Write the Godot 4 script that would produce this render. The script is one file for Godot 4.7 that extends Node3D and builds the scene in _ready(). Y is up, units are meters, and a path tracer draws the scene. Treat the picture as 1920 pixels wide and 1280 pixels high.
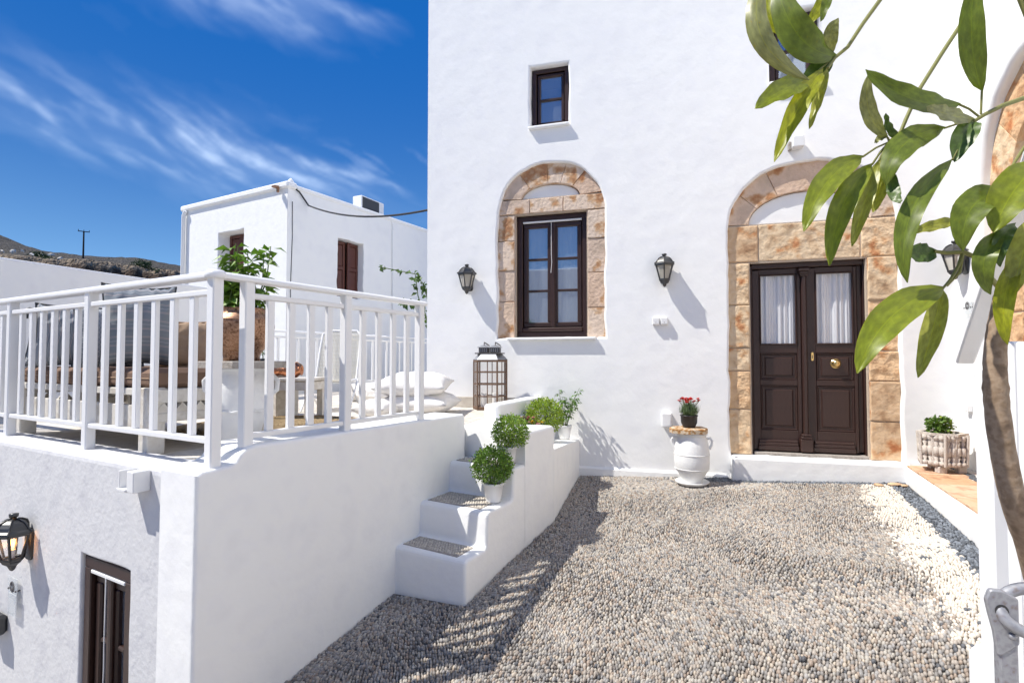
extends Node3D

# ---------------------------------------------------------------- frames of the two buildings
var FF := Transform3D(Basis(Vector3.UP, deg_to_rad(-16.5703)), Vector3(-1.12874, 0, -7.05822))   # tall house: x along its front, z out of it
var TT := Transform3D(Basis(Vector3.UP, deg_to_rad(-29.204)), Vector3(-1.62, 0, -2.9))           # terrace: x out of its courtyard wall, z out of its lane wall
var RF: Transform3D                                                                              # right-hand house: x along its wall, z out of it
var M := {}
var rng := RandomNumberGenerator.new()
var taken := {}
const I := Transform3D()
const PITCH := 0.03199

# ---------------------------------------------------------------- scene helpers
func numbered(n: String) -> String:
	if not taken.has(n):
		taken[n] = 0
		return n
	taken[n] += 1
	return "%s_%03d" % [n, taken[n]]

func tag(o, label, category, group = ""):
	o.set_meta("label", label)
	o.set_meta("category", category)
	if group != "":
		o.set_meta("group", group)
	return o

func thing(n, label, category, xf := Transform3D(), group = "") -> Node3D:
	var o := Node3D.new()
	o.name = numbered(n)
	o.transform = xf
	add_child(o)
	tag(o, label, category, group)
	return o

func part(n, mesh, mat, parent, xf := Transform3D()) -> MeshInstance3D:
	var o := MeshInstance3D.new()
	o.name = n
	o.mesh = mesh if mesh is Mesh else done(mesh)
	o.material_override = mat
	o.transform = xf
	parent.add_child(o, true)
	return o

func solo(n, label, category, mesh, mat, xf := Transform3D(), group = "") -> MeshInstance3D:
	var o := MeshInstance3D.new()
	o.name = numbered(n)
	o.mesh = mesh if mesh is Mesh else done(mesh)
	o.material_override = mat
	o.transform = xf
	add_child(o)
	tag(o, label, category, group)
	return o

func structure(n, mesh, mat, xf := Transform3D()) -> MeshInstance3D:
	var o := MeshInstance3D.new()
	o.name = numbered(n)
	o.mesh = mesh if mesh is Mesh else done(mesh)
	o.material_override = mat
	o.transform = xf
	add_child(o)
	o.set_meta("kind", "structure")
	return o

func scatter(n, mesh, mat, xfs: Array, cols: Array, parent) -> MultiMeshInstance3D:
	var mm := MultiMesh.new()
	mm.transform_format = MultiMesh.TRANSFORM_3D
	mm.use_colors = true
	mm.mesh = mesh
	mm.instance_count = xfs.size()
	for i in xfs.size():
		mm.set_instance_transform(i, xfs[i])
		mm.set_instance_color(i, cols[i])
	var o := MultiMeshInstance3D.new()
	o.name = n
	o.multimesh = mm
	o.material_override = mat
	o.set_meta("kind", "stuff")
	parent.add_child(o, true)
	return o

func px(x: float, y: float, depth: float) -> Vector3:   # a point seen at a pixel of the 1920 wide photograph, depth in metres
	var d := Vector3((x - 960.0) / 1000.0, -(y - 640.0) / 1000.0, -1.0)
	var r := Vector3(d.x, d.y * cos(PITCH) + sin(PITCH), d.y * sin(PITCH) - cos(PITCH))
	return Vector3(0, 2, 0) + r * (depth / -r.z)

# ---------------------------------------------------------------- mesh helpers
func T() -> SurfaceTool:
	var s := SurfaceTool.new()
	s.begin(Mesh.PRIMITIVE_TRIANGLES)
	s.set_smooth_group(-1)
	return s

func done(s: SurfaceTool) -> ArrayMesh:
	s.generate_normals()
	return s.commit()

func tri(s, a, b, c):
	s.add_vertex(a); s.add_vertex(b); s.add_vertex(c)

func quad(s, a, b, c, d):
	tri(s, a, b, c); tri(s, a, c, d)

func box(s, c: Vector3, z: Vector3, b := 0.0, xf := Transform3D()):   # box with chamfered edges
	s.set_smooth_group(-1)
	var h := z * 0.5
	b = minf(b, minf(h.x, minf(h.y, h.z)) * 0.9)
	if b <= 0.0:
		for ax in 3:
			for sg in [-1.0, 1.0]:
				var n := Vector3.ZERO; n[ax] = sg
				var u := Vector3.ZERO; u[(ax + 1) % 3] = 1.0
				var v := Vector3.ZERO; v[(ax + 2) % 3] = sg
				quad(s, xf * (c + (n - u - v) * h), xf * (c + (n - u + v) * h), xf * (c + (n + u + v) * h), xf * (c + (n + u - v) * h))
		return
	var P = func(sx, sy, sz, ax):
		var p := Vector3(sx * h.x, sy * h.y, sz * h.z)
		for k in 3:
			if k != ax:
				p[k] -= signf(p[k]) * b
		return xf * (c + p)
	for ax in 3:
		for sg in [-1.0, 1.0]:
			var q := []
			for uv in [[-1, -1], [-1, 1], [1, 1], [1, -1]]:
				var t := [0.0, 0.0, 0.0]
				t[ax] = sg; t[(ax + 1) % 3] = uv[0]; t[(ax + 2) % 3] = uv[1] * sg
				q.append(P.call(t[0], t[1], t[2], ax))
			quad(s, q[0], q[1], q[2], q[3])
	for ax in 3:            # edges along ax
		var a1 := (ax + 1) % 3
		var a2 := (ax + 2) % 3
		for s1 in [-1.0, 1.0]:
			for s2 in [-1.0, 1.0]:
				var t0 := [0.0, 0.0, 0.0]
				t0[ax] = -1.0; t0[a1] = s1; t0[a2] = s2
				var t1 := t0.duplicate()
				t1[ax] = 1.0
				var a = P.call(t0[0], t0[1], t0[2], a1)
				var bb = P.call(t1[0], t1[1], t1[2], a1)
				var cc = P.call(t1[0], t1[1], t1[2], a2)
				var dd = P.call(t0[0], t0[1], t0[2], a2)
				if s1 * s2 > 0:
					quad(s, a, bb, cc, dd)
				else:
					quad(s, dd, cc, bb, a)
	for sx in [-1.0, 1.0]:
		for sy in [-1.0, 1.0]:
			for sz in [-1.0, 1.0]:
				var a = P.call(sx, sy, sz, 0)
				var bb = P.call(sx, sy, sz, 1)
				var cc = P.call(sx, sy, sz, 2)
				if sx * sy * sz > 0:
					tri(s, a, cc, bb)
				else:
					tri(s, a, bb, cc)

func bar(s, a: Vector3, b: Vector3, w: float, d: float, up := Vector3.UP, bev := 0.003):   # square bar from a to b, w across, d along up
	var z := (b - a).normalized()
	var x := up.cross(z).normalized()
	if x.length() < 0.5:
		x = Vector3.RIGHT
	var y := z.cross(x)
	box(s, Vector3.ZERO, Vector3(w, d, (b - a).length()), bev, Transform3D(Basis(x, y, z), (a + b) * 0.5))

func tube(s, pts: Array, r, n := 8, caps := true):
	var rings := []
	var prev := Vector3.ZERO
	for i in pts.size():
		var t: Vector3 = (pts[mini(i + 1, pts.size() - 1)] - pts[maxi(i - 1, 0)]).normalized()
		var x := prev
		if i == 0:
			x = t.cross(Vector3.UP)
			if x.length() < 0.1:
				x = t.cross(Vector3.RIGHT)
		x = (x - t * x.dot(t)).normalized()
		prev = x
		var y := t.cross(x)
		var rr: float = r[i] if r is Array else r
		var ring := []
		for k in n:
			var a := TAU * k / n
			ring.append(pts[i] + (x * cos(a) + y * sin(a)) * rr)
		rings.append(ring)
	s.set_smooth_group(0)
	for i in rings.size() - 1:
		for k in n:
			var k2 := (k + 1) % n
			quad(s, rings[i][k], rings[i + 1][k], rings[i + 1][k2], rings[i][k2])
	s.set_smooth_group(-1)
	if caps:
		for e in [0, rings.size() - 1]:
			for k in n:
				var k2 := (k + 1) % n
				if e == 0:
					tri(s, pts[0], rings[0][k], rings[0][k2])
				else:
					tri(s, pts[e], rings[e][k2], rings[e][k])

func lathe(s, prof: Array, n := 24, xf := Transform3D(), smooth := true, wob := 0.0):   # profile of Vector2(radius, height)
	s.set_smooth_group(0 if smooth else -1)
	for i in prof.size() - 1:
		for k in n:
			var q := []
			for e in [[i, k], [i + 1, k], [i + 1, k + 1], [i, k + 1]]:
				var a: float = TAU * (e[1] % n) / n
				var w: float = 1.0 + wob * sin(a * 2.0 + prof[e[0]].y * 9.0)
				q.append(xf * Vector3(cos(a) * prof[e[0]].x * w, prof[e[0]].y, sin(a) * prof[e[0]].x * w))
			if prof[i].x < 1e-5:
				tri(s, q[0], q[1], q[2])
			elif prof[i + 1].x < 1e-5:
				tri(s, q[0], q[1], q[3])
			else:
				quad(s, q[0], q[1], q[2], q[3])
	s.set_smooth_group(-1)

func inset(poly: Array, d: float) -> Array:   # moves a counter-clockwise outline inwards
	var out := []
	var n := poly.size()
	for i in n:
		var a: Vector2 = (poly[i] - poly[(i + n - 1) % n]).normalized()
		var b: Vector2 = (poly[(i + 1) % n] - poly[i]).normalized()
		var n1 := Vector2(-a.y, a.x)
		var n2 := Vector2(-b.y, b.x)
		out.append(poly[i] + (n1 + n2) / maxf(0.5, 1.0 + n1.dot(n2)) * d)
	return out

func cap(s, poly: Array, z: float, xf: Transform3D, flip := false):
	var idx := Geometry2D.triangulate_polygon(PackedVector2Array(poly))
	for i in range(0, idx.size(), 3):
		var a: Vector2 = poly[idx[i]]
		var b: Vector2 = poly[idx[i + 1]]
		var c: Vector2 = poly[idx[i + 2]]
		var ccw := (b - a).cross(c - a) > 0
		if ccw != flip:
			tri(s, xf * Vector3(a.x, a.y, z), xf * Vector3(c.x, c.y, z), xf * Vector3(b.x, b.y, z))
		else:
			tri(s, xf * Vector3(a.x, a.y, z), xf * Vector3(b.x, b.y, z), xf * Vector3(c.x, c.y, z))

func fillet(poly: Array, r: float, n := 4) -> Array:   # rounds every corner
	var out := []
	var m := poly.size()
	for i in m:
		var p: Vector2 = poly[i]
		var a: Vector2 = poly[(i + m - 1) % m] - p
		var b: Vector2 = poly[(i + 1) % m] - p
		var rr := minf(r, minf(a.length(), b.length()) * 0.45)
		var p0 := p + a.normalized() * rr
		var p2 := p + b.normalized() * rr
		for k in n + 1:
			var t := float(k) / n
			out.append(p0.lerp(p, t).lerp(p.lerp(p2, t), t))
	return out

func ext(s, poly: Array, z0: float, z1: float, bev := 0.0, xf := Transform3D(), steps := 1, both := false, smooth := false):
	# extrudes a counter-clockwise outline from z0 to z1, its front edge rounded by bev
	while bev > 0.001 and Geometry2D.triangulate_polygon(PackedVector2Array(inset(poly, bev))).is_empty():
		bev *= 0.75
	s.set_smooth_group(0 if smooth else -1)
	var rings := []
	if both and bev > 0:
		for k in steps:
			var a := PI / 2 * k / steps
			rings.append([inset(poly, bev * (1 - sin(a))), z0 + bev * (1 - cos(a))])
		rings.append([poly, z0 + bev])
	else:
		rings.append([poly, z0])
	rings.append([poly, z1 - bev])
	if bev > 0:
		for k in range(1, steps + 1):
			var a := PI / 2 * k / steps
			rings.append([inset(poly, bev * (1 - cos(a))), z1 - bev * (1 - sin(a))])
	var n := poly.size()
	for i in rings.size() - 1:
		for k in n:
			var k2 := (k + 1) % n
			var a: Vector2 = rings[i][0][k]
			var b: Vector2 = rings[i][0][k2]
			var c: Vector2 = rings[i + 1][0][k2]
			var d: Vector2 = rings[i + 1][0][k]
			quad(s, xf * Vector3(a.x, a.y, rings[i][1]), xf * Vector3(d.x, d.y, rings[i + 1][1]), xf * Vector3(c.x, c.y, rings[i + 1][1]), xf * Vector3(b.x, b.y, rings[i][1]))
	s.set_smooth_group(-1)
	cap(s, rings[-1][0], rings[-1][1], xf)
	cap(s, rings[0][0], rings[0][1], xf, true)

func rect_outline(x0, y0, x1, y1) -> Array:   # counter-clockwise from the middle of the foot; the middle of the top is at size / 2
	var c = (x0 + x1) / 2.0
	return [Vector2(c, y0), Vector2(x1, y0), Vector2(x1, y1), Vector2(c, y1), Vector2(x0, y1), Vector2(x0, y0)]

func arch_outline(x0, x1, y0, spring, apex, n := 14, p := 2.15) -> Array:
	var c = (x0 + x1) / 2.0
	var a = (x1 - x0) / 2.0
	var right := []
	for k in n + 1:
		var t := PI / 2 * k / n
		right.append(Vector2(a * pow(cos(t), 2.0 / p), (apex - spring) * pow(sin(t), 2.0 / p)))
	var out := [Vector2(c, y0), Vector2(x1, y0)]
	for k in n:
		out.append(Vector2(c + right[k].x, spring + right[k].y))
	out.append(Vector2(c, apex))
	for k in range(n - 1, -1, -1):
		out.append(Vector2(c - right[k].x, spring + right[k].y))
	out.append(Vector2(x0, y0))
	return out

func wobble(hole: Array, amp: float, sd: int) -> Array:   # a hand-trowelled outline; the middles of foot and top stay put
	var n := noise(2.2, 3, sd)
	var out := []
	var m := hole.size()
	for i in m:
		var a: Vector2 = hole[i]
		var e: Vector2 = hole[(i + 1) % m]
		var parts := maxi(1, int((e - a).length() / 0.07))
		for k in parts:
			var p := a.lerp(e, float(k) / parts)
			if k > 0 or absf(p.x - hole[0].x) > 0.02:
				p += Vector2(n.get_noise_2d(p.x, p.y), n.get_noise_2d(p.x + 30.0, p.y)) * amp
			out.append(p)
	return out

func wall_panel(s, tiles: Array, r: float, depth: float):   # tiles: [x0, y0, x1, y1, hole outline or null]; the edges of each hole are rounded by r
	for t in tiles:
		var hole = t[4]
		if hole == null:
			quad(s, Vector3(t[0], t[1], 0), Vector3(t[0], t[3], 0), Vector3(t[2], t[3], 0), Vector3(t[2], t[1], 0))
			continue
		var wide := inset(hole, -r)
		var m := 0
		for i in hole.size():
			if i > 0 and absf(hole[i].x - hole[0].x) < 1e-6:
				m = i
		var right := [Vector2(wide[0].x, t[1]), Vector2(t[2], t[1]), Vector2(t[2], t[3]), Vector2(wide[0].x, t[3])]
		for i in range(m, -1, -1):
			right.append(wide[i])
		var left := [Vector2(wide[0].x, t[3]), Vector2(t[0], t[3]), Vector2(t[0], t[1]), Vector2(wide[0].x, t[1]), wide[0]]
		for i in range(hole.size() - 1, m - 1, -1):
			left.append(wide[i])
		cap(s, right, 0, I)
		cap(s, left, 0, I)
		var rings := []
		for k in 6:
			var a := PI / 2 * k / 5.0
			rings.append([inset(hole, -r * (1 - sin(a))), -r * (1 - cos(a))])
		rings.append([hole, -depth])
		s.set_smooth_group(0)
		for i in rings.size() - 1:
			for k in hole.size():
				var k2: int = (k + 1) % hole.size()
				var a: Vector2 = rings[i][0][k]
				var b: Vector2 = rings[i][0][k2]
				var c: Vector2 = rings[i + 1][0][k2]
				var d: Vector2 = rings[i + 1][0][k]
				quad(s, Vector3(a.x, a.y, rings[i][1]), Vector3(b.x, b.y, rings[i][1]), Vector3(c.x, c.y, rings[i + 1][1]), Vector3(d.x, d.y, rings[i + 1][1]))
		s.set_smooth_group(-1)

func leaf(s, p: Vector3, dir: Vector3, up: Vector3, l: float, w: float, col: Color, fold := 0.25, droop := 0.15):
	s.set_color(col)
	var side := dir.cross(up).normalized()
	var n := side.cross(dir).normalized()
	var m := p + dir * l * 0.5
	var tip := p + dir * l - n * l * droop
	var a := m + side * w * 0.5 + n * w * fold
	var b := m - side * w * 0.5 + n * w * fold
	tri(s, p, a, m); tri(s, m, a, tip); tri(s, p, m, b); tri(s, m, b, tip)

func rdir() -> Vector3:
	var z := rng.randf_range(-1, 1)
	var a := rng.randf() * TAU
	return Vector3(sqrt(1 - z * z) * cos(a), z, sqrt(1 - z * z) * sin(a))

# ---------------------------------------------------------------- materials
func noise(freq: float, oct := 4, sd := 1, type := FastNoiseLite.TYPE_SIMPLEX_SMOOTH) -> FastNoiseLite:
	var n := FastNoiseLite.new()
	n.noise_type = type
	n.seed = sd
	n.frequency = freq
	n.fractal_octaves = oct
	return n

func tex(freq: float, oct := 4, sd := 1, ramp = null, size := 512, type := FastNoiseLite.TYPE_SIMPLEX_SMOOTH) -> NoiseTexture2D:
	var t := NoiseTexture2D.new()
	t.width = size; t.height = size
	t.seamless = true
	t.noise = noise(freq, oct, sd, type)
	if ramp != null:
		var g := Gradient.new()
		g.offsets = PackedFloat32Array(ramp[0])
		var cs := PackedColorArray()
		for c in ramp[1]:
			cs.append(c)
		g.colors = cs
		t.color_ramp = g
	return t

func lin(r, g, b, a := 1.0) -> Color:
	var c := Color(r, g, b).linear_to_srgb()
	c.a = a
	return c

func mat(n, col: Color, rough := 0.8, metal := 0.0) -> StandardMaterial3D:
	var m := StandardMaterial3D.new()
	m.resource_name = n
	m.albedo_color = col
	m.roughness = rough
	m.metallic = metal
	M[n] = m
	return m

func tripl(m: StandardMaterial3D, size: float, albedo = null, height = null, hs := 0.5, world := false):
	m.uv1_triplanar = true
	m.uv1_world_triplanar = world
	m.uv1_scale = Vector3.ONE / size
	m.uv1_triplanar_sharpness = 4.0
	if albedo != null:
		m.albedo_texture = albedo
	if height != null:
		m.heightmap_enabled = true
		m.heightmap_texture = height
		m.heightmap_scale = hs
	return m

func materials():
	var W := Color(1, 1, 1)
	var soft := tex(0.008, 6, 3, null, 1024)
	var rough := tex(0.022, 6, 5, null, 1024)
	var tint := tex(0.006, 4, 9, [[0.0, 0.35, 0.65, 1.0], [Color(0.978, 0.978, 0.98), Color(1, 1, 1), Color(1, 1, 0.998), Color(0.982, 0.982, 0.986)]], 512)
	var grime := tex(0.01, 6, 19, [[0.0, 0.3, 0.6, 1.0], [Color(0.93, 0.93, 0.945), Color(0.975, 0.975, 0.98), Color(1, 1, 1), Color(0.985, 0.985, 0.99)]], 512)
	tripl(mat("whitewash", lin(0.84, 0.84, 0.84), 0.9), 2.6, tint, soft, 0.34)
	tripl(mat("whitewash_rough", lin(0.64, 0.64, 0.65), 0.95), 1.3, grime, rough, 0.22)
	tripl(mat("whitewash_thick", lin(0.84, 0.84, 0.835), 0.9), 1.4, tint, soft, 0.26)
	mat("white_paint", lin(0.80, 0.80, 0.80), 0.35)
	tripl(mat("white_wood", lin(0.66, 0.63, 0.58), 0.7), 0.5, tex(0.01, 4, 8, [[0.0, 0.5, 1.0], [Color(0.85, 0.83, 0.8), W, Color(0.93, 0.92, 0.9)]], 256), tex(0.03, 4, 12, null, 256), 0.2)
	tripl(mat("white_clay", lin(0.78, 0.78, 0.775), 0.75), 0.4, tint, rough, 0.12)
	var plastic := mat("white_plastic", lin(0.76, 0.76, 0.76), 0.35)
	plastic.subsurf_scatter_enabled = false
	var grain := tex(0.02, 5, 21, [[0.0, 0.5, 1.0], [Color(0.72, 0.7, 0.7), W, Color(0.82, 0.8, 0.8)]], 256)
	var bw := mat("brown_wood", lin(0.040, 0.017, 0.0125), 0.42)
	tripl(bw, 0.35, grain)
	bw.uv1_scale = Vector3(22, 2.0, 22)
	var rw := mat("shutter_wood", lin(0.105, 0.03, 0.018), 0.5)
	tripl(rw, 0.35, grain)
	rw.uv1_scale = Vector3(14, 1.5, 14)
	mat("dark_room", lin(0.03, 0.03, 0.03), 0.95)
	# glass that mirrors the sky
	var g := mat("window_glass", lin(0.50, 0.57, 0.66, 0.0), 0.02, 0.72)
	g.transparency = BaseMaterial3D.TRANSPARENCY_ALPHA
	var g2 := mat("clear_glass", Color(1, 1, 1, 0.04), 0.03)
	g2.transparency = BaseMaterial3D.TRANSPARENCY_ALPHA
	g2.metallic_specular = 0.5
	var fg := mat("frosted_glass", Color(0.88, 0.85, 0.79, 0.5), 0.35)
	fg.transparency = BaseMaterial3D.TRANSPARENCY_ALPHA
	var g3 := mat("acrylic", Color(0.9, 0.92, 0.93, 0.34), 0.05)
	g3.transparency = BaseMaterial3D.TRANSPARENCY_ALPHA
	var sheer := mat("sheer_curtain", lin(0.72, 0.73, 0.76), 0.95)
	sheer.backlight_enabled = true
	sheer.backlight = Color(0.4, 0.4, 0.4)
	mat("brass", lin(0.72, 0.50, 0.20), 0.28, 1.0)
	# stone
	var pks := []
	var tns := []
	var bumpy := tex(0.02, 5, 31, null, 512, FastNoiseLite.TYPE_PERLIN)
	var pits := tex(0.045, 4, 32, null, 512)
	var pk_tint := [[1.0, 0.985, 0.96], [0.90, 0.86, 0.83], [1.0, 0.93, 0.86], [0.95, 0.95, 0.94], [0.93, 0.84, 0.77]]
	var tn_tint := [[1.0, 0.97, 0.93], [0.90, 0.83, 0.77], [1.0, 0.89, 0.78], [0.98, 0.98, 0.97], [0.92, 0.77, 0.64]]
	for v in 5:
		if v < 3:
			pks.append(tex(0.0058, 7, 40 + v, [[0.0, 0.30, 0.5, 0.62, 0.68, 0.76, 0.86, 1.0], [lin(0.50, 0.40, 0.32), lin(0.61, 0.49, 0.395), lin(0.68, 0.55, 0.45), lin(0.64, 0.50, 0.39), lin(0.55, 0.38, 0.25), lin(0.46, 0.26, 0.135), lin(0.36, 0.17, 0.08), lin(0.45, 0.33, 0.22)]], 512))
			tns.append(tex(0.0075, 7, 50 + v, [[0.0, 0.15, 0.3, 0.5, 0.66, 0.76, 0.86, 1.0], [lin(0.34, 0.215, 0.125), lin(0.48, 0.33, 0.205), lin(0.62, 0.46, 0.30), lin(0.70, 0.55, 0.38), lin(0.65, 0.47, 0.30), lin(0.58, 0.35, 0.19), lin(0.48, 0.22, 0.10), lin(0.40, 0.15, 0.06)]], 512))
		tripl(mat("pink_stone%d" % v, lin(pk_tint[v][0], pk_tint[v][1], pk_tint[v][2]), 0.9), 1.3, pks[v % 3], pits, 0.55)
		tripl(mat("tan_stone%d" % v, lin(tn_tint[v][0], tn_tint[v][1], tn_tint[v][2]), 0.95), 1.2, tns[v % 3], bumpy, [2.2, 1.4, 2.6, 1.8, 2.4][v])
		M["tan_stone%d" % v].uv1_offset = Vector3(v * 0.37, v * 0.21, v * 0.53)
		M["pink_stone%d" % v].uv1_offset = Vector3(v * 0.31, v * 0.43, v * 0.17)
	tripl(mat("joint_mortar", lin(0.50, 0.41, 0.32), 0.95), 0.5, null, pits, 0.5)
	tripl(mat("grey_slab", lin(0.36, 0.33, 0.30), 0.9), 0.4, tex(0.02, 5, 60, [[0.0, 0.5, 1.0], [Color(0.8, 0.78, 0.76), W, Color(0.88, 0.86, 0.84)]], 256), pits, 0.3)
	tripl(mat("broken_slab", lin(0.62, 0.52, 0.40), 0.9), 0.3, tex(0.02, 5, 61, [[0.0, 0.45, 0.6, 1.0], [Color(0.62, 0.42, 0.24), Color(0.85, 0.7, 0.5), W, Color(0.9, 0.87, 0.82)]], 256), pits, 0.4)
	for v in 3:
		tripl(mat("flagstone%d" % v, lin([0.60, 0.63, 0.57][v], [0.555, 0.595, 0.53][v], [0.49, 0.54, 0.47][v]), 0.85), 0.8, tex(0.01, 5, 65 + v, [[0.0, 0.5, 1.0], [Color(0.9, 0.88, 0.86), W, Color(0.95, 0.94, 0.92)]], 256), pits, 0.25)
		tripl(mat("terracotta%d" % v, lin([0.62, 0.57, 0.64][v], [0.41, 0.35, 0.45][v], [0.27, 0.21, 0.31][v]), 0.8), 0.6, tex(0.012, 5, 70 + v, [[0.0, 0.5, 1.0], [Color(0.8, 0.74, 0.7), W, Color(0.94, 0.9, 0.86)]], 256), pits, 0.3)
	tripl(mat("mortar", lin(0.13, 0.115, 0.10), 0.95), 0.6, grime, rough, 0.4)
	tripl(mat("lane_concrete", lin(0.42, 0.385, 0.34), 0.95), 1.6, grime, rough, 0.6)
	tripl(mat("planter_concrete", lin(0.56, 0.50, 0.44), 0.9), 0.4, grime, pits, 0.35)
	var pb := mat("pebble", W, 0.62)
	pb.vertex_color_use_as_albedo = true
	for v in 8:
		mat("pebble_tone%d" % v, pebble_tone_srgb(v), 0.62)
	mat("black_iron", lin(0.012, 0.012, 0.013), 0.38)
	M.black_iron.metallic_specular = 0.7
	tripl(mat("tarnished_tin", lin(0.42, 0.43, 0.45), 0.42, 0.85), 0.25, grime)
	mat("dark_tin", lin(0.09, 0.085, 0.085), 0.55, 0.6)
	tripl(mat("lantern_wood", lin(0.17, 0.10, 0.062), 0.7), 0.2, grain)
	tripl(mat("copper", lin(0.41, 0.255, 0.165), 0.42, 0.7), 0.28, tex(0.02, 5, 80, [[0.0, 0.35, 0.5, 0.7, 1.0], [Color(0.52, 0.46, 0.44), Color(0.8, 0.74, 0.7), W, Color(0.88, 0.82, 0.78), Color(0.62, 0.55, 0.52)]], 512), tex(0.05, 4, 81, null, 256), 0.035)
	tripl(mat("bright_copper", lin(0.66, 0.29, 0.15), 0.28, 0.95), 0.25, tex(0.02, 5, 82, [[0.0, 0.5, 1.0], [Color(0.55, 0.45, 0.4), W, Color(0.75, 0.68, 0.62)]], 256), tex(0.03, 3, 83, null, 256), 0.5)
	tripl(mat("galvanised", lin(0.40, 0.405, 0.42), 0.55, 0.6), 0.12, tex(0.02, 5, 84, [[0.0, 0.5, 0.75, 1.0], [Color(0.86, 0.85, 0.86), W, Color(0.93, 0.92, 0.94), Color(0.82, 0.74, 0.68)]], 256), tex(0.04, 4, 85, null, 256), 0.015)
	mat("black_plastic", lin(0.022, 0.02, 0.022), 0.5)
	tripl(mat("soil", lin(0.05, 0.034, 0.022), 1.0), 0.2, null, pits, 0.8)
	tripl(mat("jute", lin(0.40, 0.30, 0.17), 0.95), 0.12, tex(0.06, 3, 88, [[0.0, 0.5, 1.0], [Color(0.6, 0.55, 0.48), W, Color(0.75, 0.7, 0.62)]], 256), tex(0.06, 3, 89, null, 256), 0.8)
	tripl(mat("brown_cloth", lin(0.185, 0.115, 0.08), 0.95), 0.3, null, tex(0.1, 2, 90, null, 256), 0.1)
	tripl(mat("beige_cloth", lin(0.36, 0.25, 0.165), 0.95), 0.3, null, tex(0.1, 2, 91, null, 256), 0.1)
	tripl(mat("white_cloth", lin(0.78, 0.76, 0.735), 0.95), 0.6, null, tex(0.012, 4, 92, null, 256), 1.2)
	tripl(mat("cane", lin(0.66, 0.63, 0.54), 0.6), 0.2)
	tripl(mat("bark", lin(0.33, 0.245, 0.17), 0.85), 0.16, tex(0.02, 5, 95, [[0.0, 0.4, 0.55, 1.0], [Color(0.66, 0.63, 0.6), Color(0.9, 0.87, 0.84), W, Color(0.82, 0.78, 0.72)]], 256), tex(0.03, 5, 96, null, 256), 0.10)
	mat("twig", lin(0.20, 0.20, 0.055), 0.6)
	for v in 6:
		var lf := mat("tree_leaf%d" % v, lin([0.18, 0.27, 0.38, 0.33, 0.44, 0.105][v], [0.235, 0.32, 0.40, 0.34, 0.45, 0.17][v], [0.026, 0.020, 0.018, 0.13, 0.09, 0.034][v]), 0.4)
		lf.backlight_enabled = true
		lf.backlight = lin([0.40, 0.46, 0.52, 0.34, 0.52, 0.25][v], [0.52, 0.56, 0.60, 0.38, 0.58, 0.36][v], [0.03, 0.03, 0.03, 0.08, 0.09, 0.04][v])
		lf.albedo_texture = leaf_texture(v)
	var fo := mat("foliage", W, 0.55)
	fo.vertex_color_use_as_albedo = true
	fo.backlight_enabled = true
	fo.backlight = lin(0.25, 0.34, 0.06)
	var pe := mat("petal", W, 0.7)
	pe.vertex_color_use_as_albedo = true
	pe.backlight_enabled = true
	pe.backlight = Color(0.12, 0.08, 0.06)
	mat("green_stem", lin(0.10, 0.15, 0.035), 0.6)
	var hl := mat("hillside", W, 0.95)
	hl.vertex_color_use_as_albedo = true
	tripl(hl, 9.0, tex(0.03, 6, 99, [[0.0, 0.42, 0.6, 1.0], [Color(0.42, 0.4, 0.38), Color(0.8, 0.78, 0.76), W, Color(0.9, 0.88, 0.85)]], 512), tex(0.03, 6, 98, null, 512), 60.0)
	mat("pole_wood", lin(0.035, 0.03, 0.028), 0.9)
	mat("cable", lin(0.015, 0.015, 0.016), 0.6)
	var glow := mat("glowing_filament", lin(1.0, 0.75, 0.4), 0.4)
	glow.emission_enabled = true
	glow.emission = Color(1.0, 0.68, 0.3)
	glow.emission_energy_multiplier = 7.0
	mat("dim_filament", lin(0.55, 0.42, 0.22), 0.4)
	mat("engraving", lin(0.09, 0.085, 0.09), 0.8)
	mat("louvre_dark", lin(0.05, 0.052, 0.055), 0.6)
	M["stripe_cloth"] = print_cloth(0)
	M["band_cloth"] = print_cloth(1)
	M["tile_cloth"] = print_cloth(2)

func leaf_texture(v: int) -> ImageTexture:   # midrib, side veins and a few blotches; u runs across the leaf, v along it
	var im := Image.create(128, 256, false, Image.FORMAT_RGB8)
	var n := noise(0.03, 4, 300 + v)
	for y in 256:
		for x in 128:
			var a := absf(x - 63.5) / 64.0
			var k := 0.86 + 0.16 * n.get_noise_2d(x, y)
			var vein := absf(fposmod(y / 16.0 - a * 1.6, 1.0) - 0.5)
			k += 0.05 * smoothstep(0.44, 0.5, vein)
			var c := Color(k, k, k)
			c = c.lerp(Color(1.0, 1.0, 0.72), 0.75 * (1.0 - smoothstep(0.012, 0.05, a)))
			c = c.lerp(Color(1.0, 0.92, 0.5), 0.5 * smoothstep(0.93, 1.0, a))
			if n.get_noise_2d(x * 2.0 + 500.0, y * 2.0) > 0.52:
				c = c.lerp(Color(1.0, 0.85, 0.25), 0.55)
			im.set_pixel(x, y, c)
	return ImageTexture.create_from_image(im)

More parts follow.
